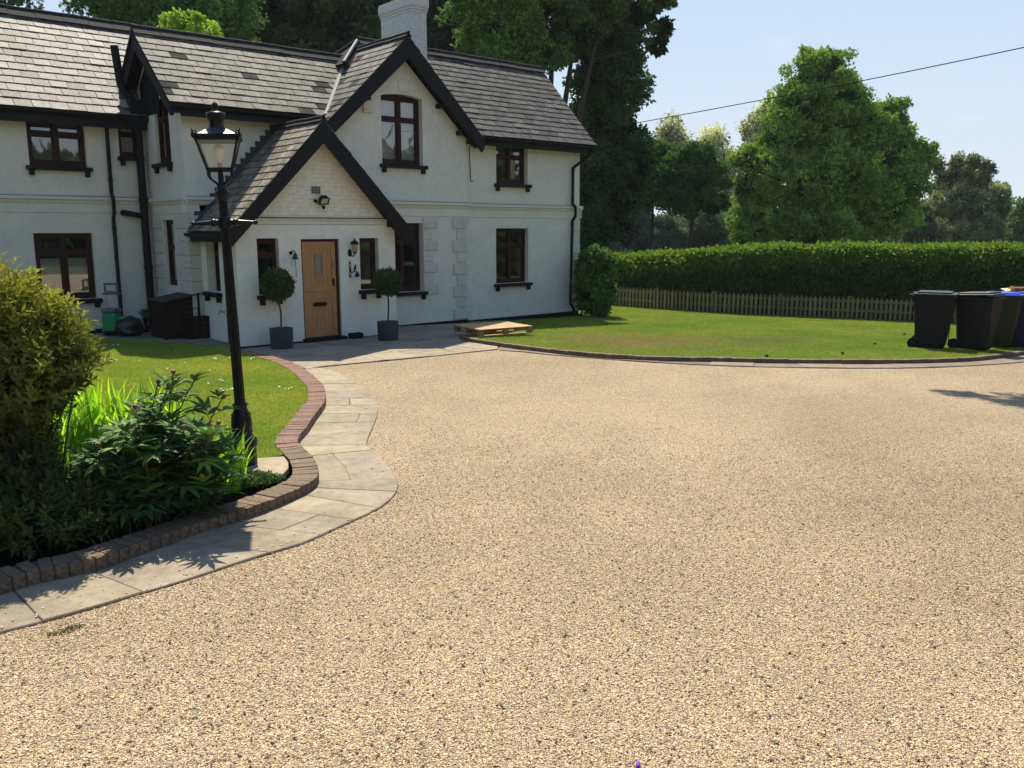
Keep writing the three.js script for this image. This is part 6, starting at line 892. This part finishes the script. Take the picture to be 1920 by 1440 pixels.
// big arching shrub at the left edge
const sprig = (seed, n, len) => { const r = rng(seed), p = []; for (let i = 0; i < n; i++) { const f = (i + 0.5) / n, a = i * 2.4 + r(), o = V(0, f * len, 0), dir = V(Math.cos(a), 0.75 + r() * 0.5, Math.sin(a)).normalize(), l = 0.070 * (1.15 - f * 0.4) * (0.75 + r() * 0.5), w = l * 0.15, s = dir.clone().cross(UP).normalize(), nn = s.clone().cross(dir); const A = o, T = o.clone().addScaledVector(dir, l).addScaledVector(UP, -l * 0.12), B = o.clone().addScaledVector(dir, l * 0.42).addScaledVector(s, w).addScaledVector(nn, w * 0.4), Dd = o.clone().addScaledVector(dir, l * 0.42).addScaledVector(s, -w).addScaledVector(nn, w * 0.4); for (const q of [A, B, T, A, T, Dd]) p.push(q.x, q.y, q.z); } const g = new THREE.BufferGeometry(); g.setAttribute('position', new THREE.Float32BufferAttribute(p, 3)); g.computeVertexNormals(); return g; };
{
  const D = 5.6, b = base(-40, D); b.y = 0.06; const mShrub = leafMat(1, 1, 1, 0.85, 0.4); mShrub.specularIntensity = 0.5; const t = thing('arching_shrub', 'large golden green shrub at the left picture edge', 'shrub', b), r = rng(51), m = D / FPX * 1.02;
  const lobes = [[-10, 605, 72, 62, 0], [50, 640, 66, 62, 0.1], [95, 672, 52, 48, 0], [-90, 660, 120, 110, 0.2], [20, 730, 88, 80, 0], [-100, 800, 150, 140, 0.1], [10, 840, 70, 90, 0], [20, 940, 80, 80, 0], [-50, 960, 90, 80, 0.1], [22, 565, 30, 32, 0.1], [105, 630, 26, 30, 0.1], [148, 688, 26, 18, 0.1], [90, 720, 40, 30, 0], [95, 960, 50, 50, 0.1], [60, 985, 75, 48, -0.3], [-20, 1010, 80, 50, -0.35], [140, 975, 40, 36, -0.2]].map(([u, v, ru, rv, dd]) => ({ c: at(u, v, D + dd).sub(b), rx: ru * m, ry: rv * m }));
  const W = []; for (let i = 0; i < 46; i++) { const l = lobes[i % lobes.length], foot = V((r() - 0.5) * 0.6, -0.05, (r() - 0.5) * 0.6), d = V(r() - 0.5, r() - 0.3, r() - 0.5).normalize(), tip = l.c.clone().add(V(d.x * l.rx, d.y * l.ry, d.z * l.rx).multiplyScalar(0.9)); const q = new THREE.QuadraticBezierCurve3(foot, foot.clone().lerp(tip, 0.5).add(V(0, 0.25, 0)), tip); W.push(new THREE.TubeGeometry(q, 8, 0.007, 5)); } part('stems', W, mat(0.06, 0.045, 0.025, 0.9), t);
  const vol = lobes.map((l) => l.rx * l.ry), sum = vol.reduce((a, c) => a + c, 0), L = [[], [], [], []];
  lobes.forEach((l, li) => { const cnt = Math.round(5600 * vol[li] / sum); for (let i = 0; i < cnt; i++) { const d = V(r() - 0.5, r() - 0.5, r() - 0.5).normalize(), nn = 1 + fbm(d.x * 2.4 + li * 3, d.y * 2.4, d.z * 2.4, 3) * 0.5, q = (0.45 + 0.55 * Math.sqrt(r())) * (r() < 0.04 ? 1.12 : 1); const p = V(d.x * l.rx * q * nn, d.y * l.ry * q * nn, d.z * l.rx * q * nn).add(l.c); if (p.y < 0.03 || p.y > 2.15) continue;
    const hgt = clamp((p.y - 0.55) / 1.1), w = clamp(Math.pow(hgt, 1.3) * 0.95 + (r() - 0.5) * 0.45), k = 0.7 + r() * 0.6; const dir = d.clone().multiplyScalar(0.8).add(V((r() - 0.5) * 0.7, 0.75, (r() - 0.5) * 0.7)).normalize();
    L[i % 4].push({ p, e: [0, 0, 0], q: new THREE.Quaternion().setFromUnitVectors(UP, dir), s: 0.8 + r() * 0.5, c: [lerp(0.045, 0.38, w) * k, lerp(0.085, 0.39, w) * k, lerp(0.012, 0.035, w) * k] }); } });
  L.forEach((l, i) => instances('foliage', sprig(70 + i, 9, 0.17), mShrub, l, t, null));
}
// strap leaved clumps (iris): one blade one part
function blade(len, w, bend, seed) { const p = [], n = 6, P0 = []; for (let i = 0; i <= n; i++) { const f = i / n, ww = w * (f < 0.6 ? 1 : 1 - Math.pow((f - 0.6) / 0.4, 1.5)) * 0.5; P0.push([V(-ww, len * f * (1 - bend * f * 0.3), len * bend * f * f), V(ww, len * f * (1 - bend * f * 0.3), len * bend * f * f)]); } for (let i = 0; i < n; i++) { const [a, b] = P0[i], [c, d] = P0[i + 1], mid0 = a.clone().add(b).multiplyScalar(0.5).add(V(0, 0, -w * 0.18)), mid1 = c.clone().add(d).multiplyScalar(0.5).add(V(0, 0, i + 1 < n ? -w * 0.18 : 0)); for (const [x, y, z] of [[a, mid0, mid1], [a, mid1, c], [mid0, b, d], [mid0, d, mid1]]) for (const q of [x, y, z]) p.push(q.x, q.y, q.z); } const g = new THREE.BufferGeometry(); g.setAttribute('position', new THREE.Float32BufferAttribute(p, 3)); g.computeVertexNormals(); return g; }
const bladeG = [blade(1, 0.055, 0.15, 1), blade(1, 0.05, 0.35, 2), blade(1, 0.06, 0.08, 3), blade(1, 0.045, 0.55, 4)];
const mIris = [[0.20, 0.36, 0.02], [0.14, 0.28, 0.02], [0.26, 0.40, 0.025], [0.09, 0.19, 0.02]].map(([r, g, b]) => leafMat(r * 1.9, g * 1.8, b, 0.95, 0.65));
function strapClump(name, label, cat, spots, seed, hmin, hmax, mats = mIris, lean = 0.25, group) { const t = thing(name, label, cat, V(0, 0, 0), 0, group), r = rng(seed); for (const [x, y, z, n, spread] of spots) for (let i = 0; i < n; i++) { const m = new THREE.Mesh(bladeG[Math.floor(r() * 4)], mats[Math.floor(r() * mats.length)]); m.name = 'leaf'; const h = lerp(hmin, hmax, r()); m.position.set(x + (r() - 0.5) * spread, y, z + (r() - 0.5) * spread); m.rotation.set((r() - 0.5) * lean, r() * 6.28, (r() - 0.5) * lean); m.scale.set(h * (0.7 + r() * 0.4), h, h); t.add(m); } return t; }
{
  const g = (u, v) => { const p = P(u, v, 0.07); return [p.x, p.y, p.z]; };
  strapClump('iris_clump', 'bright green sword leaved clump between the shrub and the peony', 'iris plant', [[...g(100, 862), 34, 0.35], [...g(140, 862), 44, 0.35], [...g(185, 858), 50, 0.35], [...g(230, 856), 50, 0.3], [...g(265, 860), 34, 0.3], [...g(305, 862), 30, 0.3], [...g(335, 868), 20, 0.25], [...g(110, 880), 34, 0.3]], 61, 0.50, 0.80);
  strapClump('iris_clump', 'narrow bright sword leaved clump beside the lamp post base', 'iris plant', [[...g(408, 915), 34, 0.2], [...g(432, 920), 40, 0.16], [...g(446, 912), 20, 0.12]], 62, 0.30, 0.58, mIris, 0.6);
  strapClump('grass_clump', 'grassy clump with shade painted into its blades, low under the shrub by the kerb', 'grass plant', [[...g(150, 1015), 24, 0.3], [...g(90, 1030), 26, 0.3], [...g(30, 1040), 20, 0.3], [...g(210, 1000), 16, 0.25]], 63, 0.10, 0.24, [leafMat(0.035, 0.075, 0.012, 0.9, 0.4), leafMat(0.05, 0.10, 0.014, 0.9, 0.4)], 0.9);  // blade colours darkened to stand in for the shade under the shrub
}
// peony: many stems of divided glossy leaves, round buds
{
  const b = P(285, 974, 0.06), t = thing('peony_plant', 'broad peony with dark glossy leaves and round buds beside the lamp post', 'peony', b), r = rng(71);
  const leaflet = (g, o, dir, up, len, w) => { const s = dir.clone().cross(up).normalize(), n = s.clone().cross(dir).normalize(); const pts = [0, 0.25, 0.5, 0.75, 1].map((f) => ({ c: o.clone().addScaledVector(dir, len * f).addScaledVector(n, -len * 0.22 * f * f), w: w * Math.sin(Math.PI * Math.pow(f, 0.75)) * 0.5 + (f === 0 ? 0.002 : 0) })); for (let i = 0; i < 4; i++) { const a = pts[i], c = pts[i + 1]; const A = a.c.clone().addScaledVector(s, a.w).addScaledVector(n, a.w * 0.35), Bq = a.c.clone().addScaledVector(s, -a.w).addScaledVector(n, a.w * 0.35), Cq = c.c.clone().addScaledVector(s, c.w).addScaledVector(n, c.w * 0.35), Dq = c.c.clone().addScaledVector(s, -c.w).addScaledVector(n, c.w * 0.35); for (const q of [a.c, A, Cq, a.c, Cq, c.c, a.c, Dq, Bq, a.c, c.c, Dq]) g.push(q.x, q.y, q.z); } };
  const leafG = [0, 1, 2, 3].map((k) => { const rr = rng(80 + k), p = []; const axis = V(0, 0.25, 1).normalize(); leaflet(p, V(0, 0.03, 0.10), axis, UP, 0.165, 0.044); for (const s of [1, -1]) { leaflet(p, V(0, 0.025, 0.085), V(s * 0.65, 0.2 + rr() * 0.2, 0.9).normalize(), UP, 0.14 + rr() * 0.04, 0.040); leaflet(p, V(0, 0.012, 0.045), V(s * 1, 0.1 + rr() * 0.5, 0.35 + rr() * 0.3).normalize(), UP, 0.13 + rr() * 0.04, 0.040); } const g = new THREE.BufferGeometry(); g.setAttribute('position', new THREE.Float32BufferAttribute(p, 3)); g.computeVertexNormals(); const st = taper(V(0, -0.03, -0.03), V(0, 0.03, 0.11), 0.003, 0.002, 4).toNonIndexed(); st.deleteAttribute('uv'); return mergeGeometries([g, st]); });
  const mats = [[0.030, 0.075, 0.012], [0.05, 0.11, 0.016], [0.085, 0.17, 0.022], [0.022, 0.055, 0.014]].map(([a, c, d]) => { const m = leafMat(a * 1.7, c * 1.7, d * 1.3, 0.72, 0.4); m.specularIntensity = 0.5; return m; });
  const tips = [], W = [], list = [];
  const addStem = (tip, foot, bud) => { const q = new THREE.QuadraticBezierCurve3(foot, foot.clone().lerp(tip, 0.6).add(V(0, 0.12, 0)), tip); W.push(new THREE.TubeGeometry(q, 8, 0.0045, 5)); const n = 8 + Math.floor(r() * 4); for (let i = 0; i < n; i++) { const f = 0.28 + 0.7 * i / n, p = q.getPoint(f), a = r() * 6.28; list.push({ p, a, tilt: -0.7 + r() * 1.2, s: (bud ? lerp(1.2, 0.65, i / n) : lerp(1.1, 0.8, i / n)) * (0.75 + r() * 0.45) }); } };
  const budPx = [[325, 697, 5.95], [297, 716, 5.9], [316, 722, 5.9], [330, 714, 6.05], [367, 707, 6.0], [420, 743, 5.95], [253, 762, 5.6], [345, 800, 5.6], [410, 792, 5.7]];
  const Dp = b.clone().sub(camera.position).dot(FWD);
  for (const [u, v, D] of budPx) addStem(at(u, v, D * Dp / 5.8).sub(b), V((r() - 0.5) * 0.5, 0, (r() - 0.5) * 0.5), true);
  for (let i = 0; i < 84; i++) { const u = 160 + r() * 270, v = 785 + r() * 165 + Math.abs(u - 300) * 0.15; addStem(at(u, v, Dp - 0.25 + r() * 0.75).sub(b), V((u - 300) * 0.0022 + (r() - 0.5) * 0.3, 0, (r() - 0.5) * 0.5), false); }
  part('stem', W, mat(0.075, 0.06, 0.025, 0.6), t);
  const far = []; list.sort((x, y) => y.p.clone().dot(FWD) * -1 - x.p.clone().dot(FWD) * -1);
  list.forEach((l, i) => { const gi = i % 4, mi = Math.floor(r() * 4); E3.set(l.tilt, l.a, 0, 'YXZ'); if (i < 300) { const m = new THREE.Mesh(leafG[gi], mats[mi]); m.name = 'leaf'; m.position.copy(l.p); m.rotation.order = 'YXZ'; m.rotation.set(l.tilt, l.a, 0); m.scale.setScalar(l.s); t.add(m); } else { Q.setFromEuler(E3); far.push(leafG[gi].clone().applyMatrix4(M4.compose(l.p, Q, SC.set(l.s, l.s, l.s)))); } });
  E3.order = 'XYZ';
  if (far.length) part('leaves', far, mats[0], t).userData.kind = 'stuff';
  budPx.forEach(([u, v, D], i) => { const p = at(u, v, D * Dp / 5.8).sub(b); const m = part('bud', [new THREE.SphereGeometry(0.017, 10, 8).scale(1, 0.95, 1), new THREE.ConeGeometry(0.014, 0.02, 8).rotateX(Math.PI).translate(0, -0.015, 0)], mat(0.16, 0.06, 0.04, 0.5), t); m.position.copy(p); });
}
// a tree beyond the right edge whose long bough throws its shade on the gravel
{
  const S = P(1880, 742).addScaledVector(SUN, 10.5), q = toPx(S), D = q[2], [u, v] = q; const uo = Math.max(u + 500, 2350);
  tree('boughed_tree', 'tree standing out of view at the right, its bough shading the gravel edge', 'tree', { u: uo, D: D + 1, stems: [[uo, [uo - 40, v - 200]]], lobes: [[u, v, 62, 30, 0], [u + 150, v - 20, 110, 60, 0], [u + 330, v - 60, 150, 90, 0.5], [uo, v - 150, 260, 190, 1], [uo + 120, v, 200, 140, 1]], n: 6000, leaf: 0.14, clumpR: 0.3, col: [0.03, 0.06, 0.012], col2: [0.07, 0.12, 0.02], seed: 150, trunkR: 0.22 });
}
// low plants by the lamp base
{
  const p0 = P(488, 905, 0.075), t = thing('low_green_plant', 'low bright green cushion plant at the foot of the lamp post', 'plant', p0), r = rng(81), L = [];
  for (let i = 0; i < 420; i++) { const a = r() * 6.28, q = Math.sqrt(r()), x = Math.cos(a) * 0.17 * q, z = Math.sin(a) * 0.13 * q; L.push({ p: V(x - 0.04, 0.01 + (1 - q) * 0.09 * r() + r() * 0.03, z), e: [r() * 6, r() * 6, r() * 6], s: 0.28 + r() * 0.25, c: [0.10 * (0.7 + r() * 0.6), 0.19 * (0.7 + r() * 0.6), 0.025] }); } instances('foliage', leafBay, leafMat(1, 1, 1, 0.5, 0.4), L, t, null);
  const t2 = thing('low_green_plant', 'tiny green plant with white specks by the kerb bend', 'plant', P(516, 903, 0.075)), L2 = []; for (let i = 0; i < 90; i++) L2.push({ p: V((r() - 0.5) * 0.14, 0.01 + r() * 0.03, (r() - 0.5) * 0.10), e: [r() * 6, r() * 6, r() * 6], s: 0.25 + r() * 0.2, c: r() < 0.12 ? [0.6, 0.6, 0.55] : [0.08, 0.16, 0.03] }); instances('foliage', leafBay, mBay, L2, t2, null);
}
// daisies on the left lawn
{
  const t = new THREE.Group(); t.name = 'daisies'; t.userData.kind = 'stuff'; tag(t, 'small white daisies dotted over the left lawn', 'daisies'); scene.add(t); const r = rng(91), L = [];
  for (const [u, v, n, s] of [[214, 650, 8, 26], [207, 675, 9, 14], [420, 671, 5, 20], [470, 671, 3, 10], [415, 713, 6, 12], [423, 730, 9, 16], [395, 718, 3, 5], [533, 726, 5, 14], [335, 656, 3, 10], [380, 654, 3, 8], [360, 690, 3, 40], [300, 680, 4, 60]]) for (let i = 0; i < n; i++) { const p = P(u + (r() - 0.5) * s * 2, v + (r() - 0.5) * s * 0.35, 0.125); L.push({ p, e: [(r() - 0.5) * 0.8, r() * 6, (r() - 0.5) * 0.8], s: 0.8 + r() * 0.5, c: [0.75, 0.75, 0.70] }); }
  const d = mergeGeometries([0, 1, 2, 3, 4, 5, 6, 7].map((i) => { const g = new THREE.SphereGeometry(0.004, 5, 4).scale(1.6, 0.4, 0.8).translate(0.007, 0, 0).rotateY(i * 0.785); g.deleteAttribute('uv'); return g; })); instances('flowers', d, mat(1, 1, 1, 0.7), L, t);
}

// ---------------------------------------------------------------- finish
scene.traverse((o) => { if (o.isMesh) { o.castShadow = true; o.receiveShadow = true; } });
renderer.render(scene, camera);
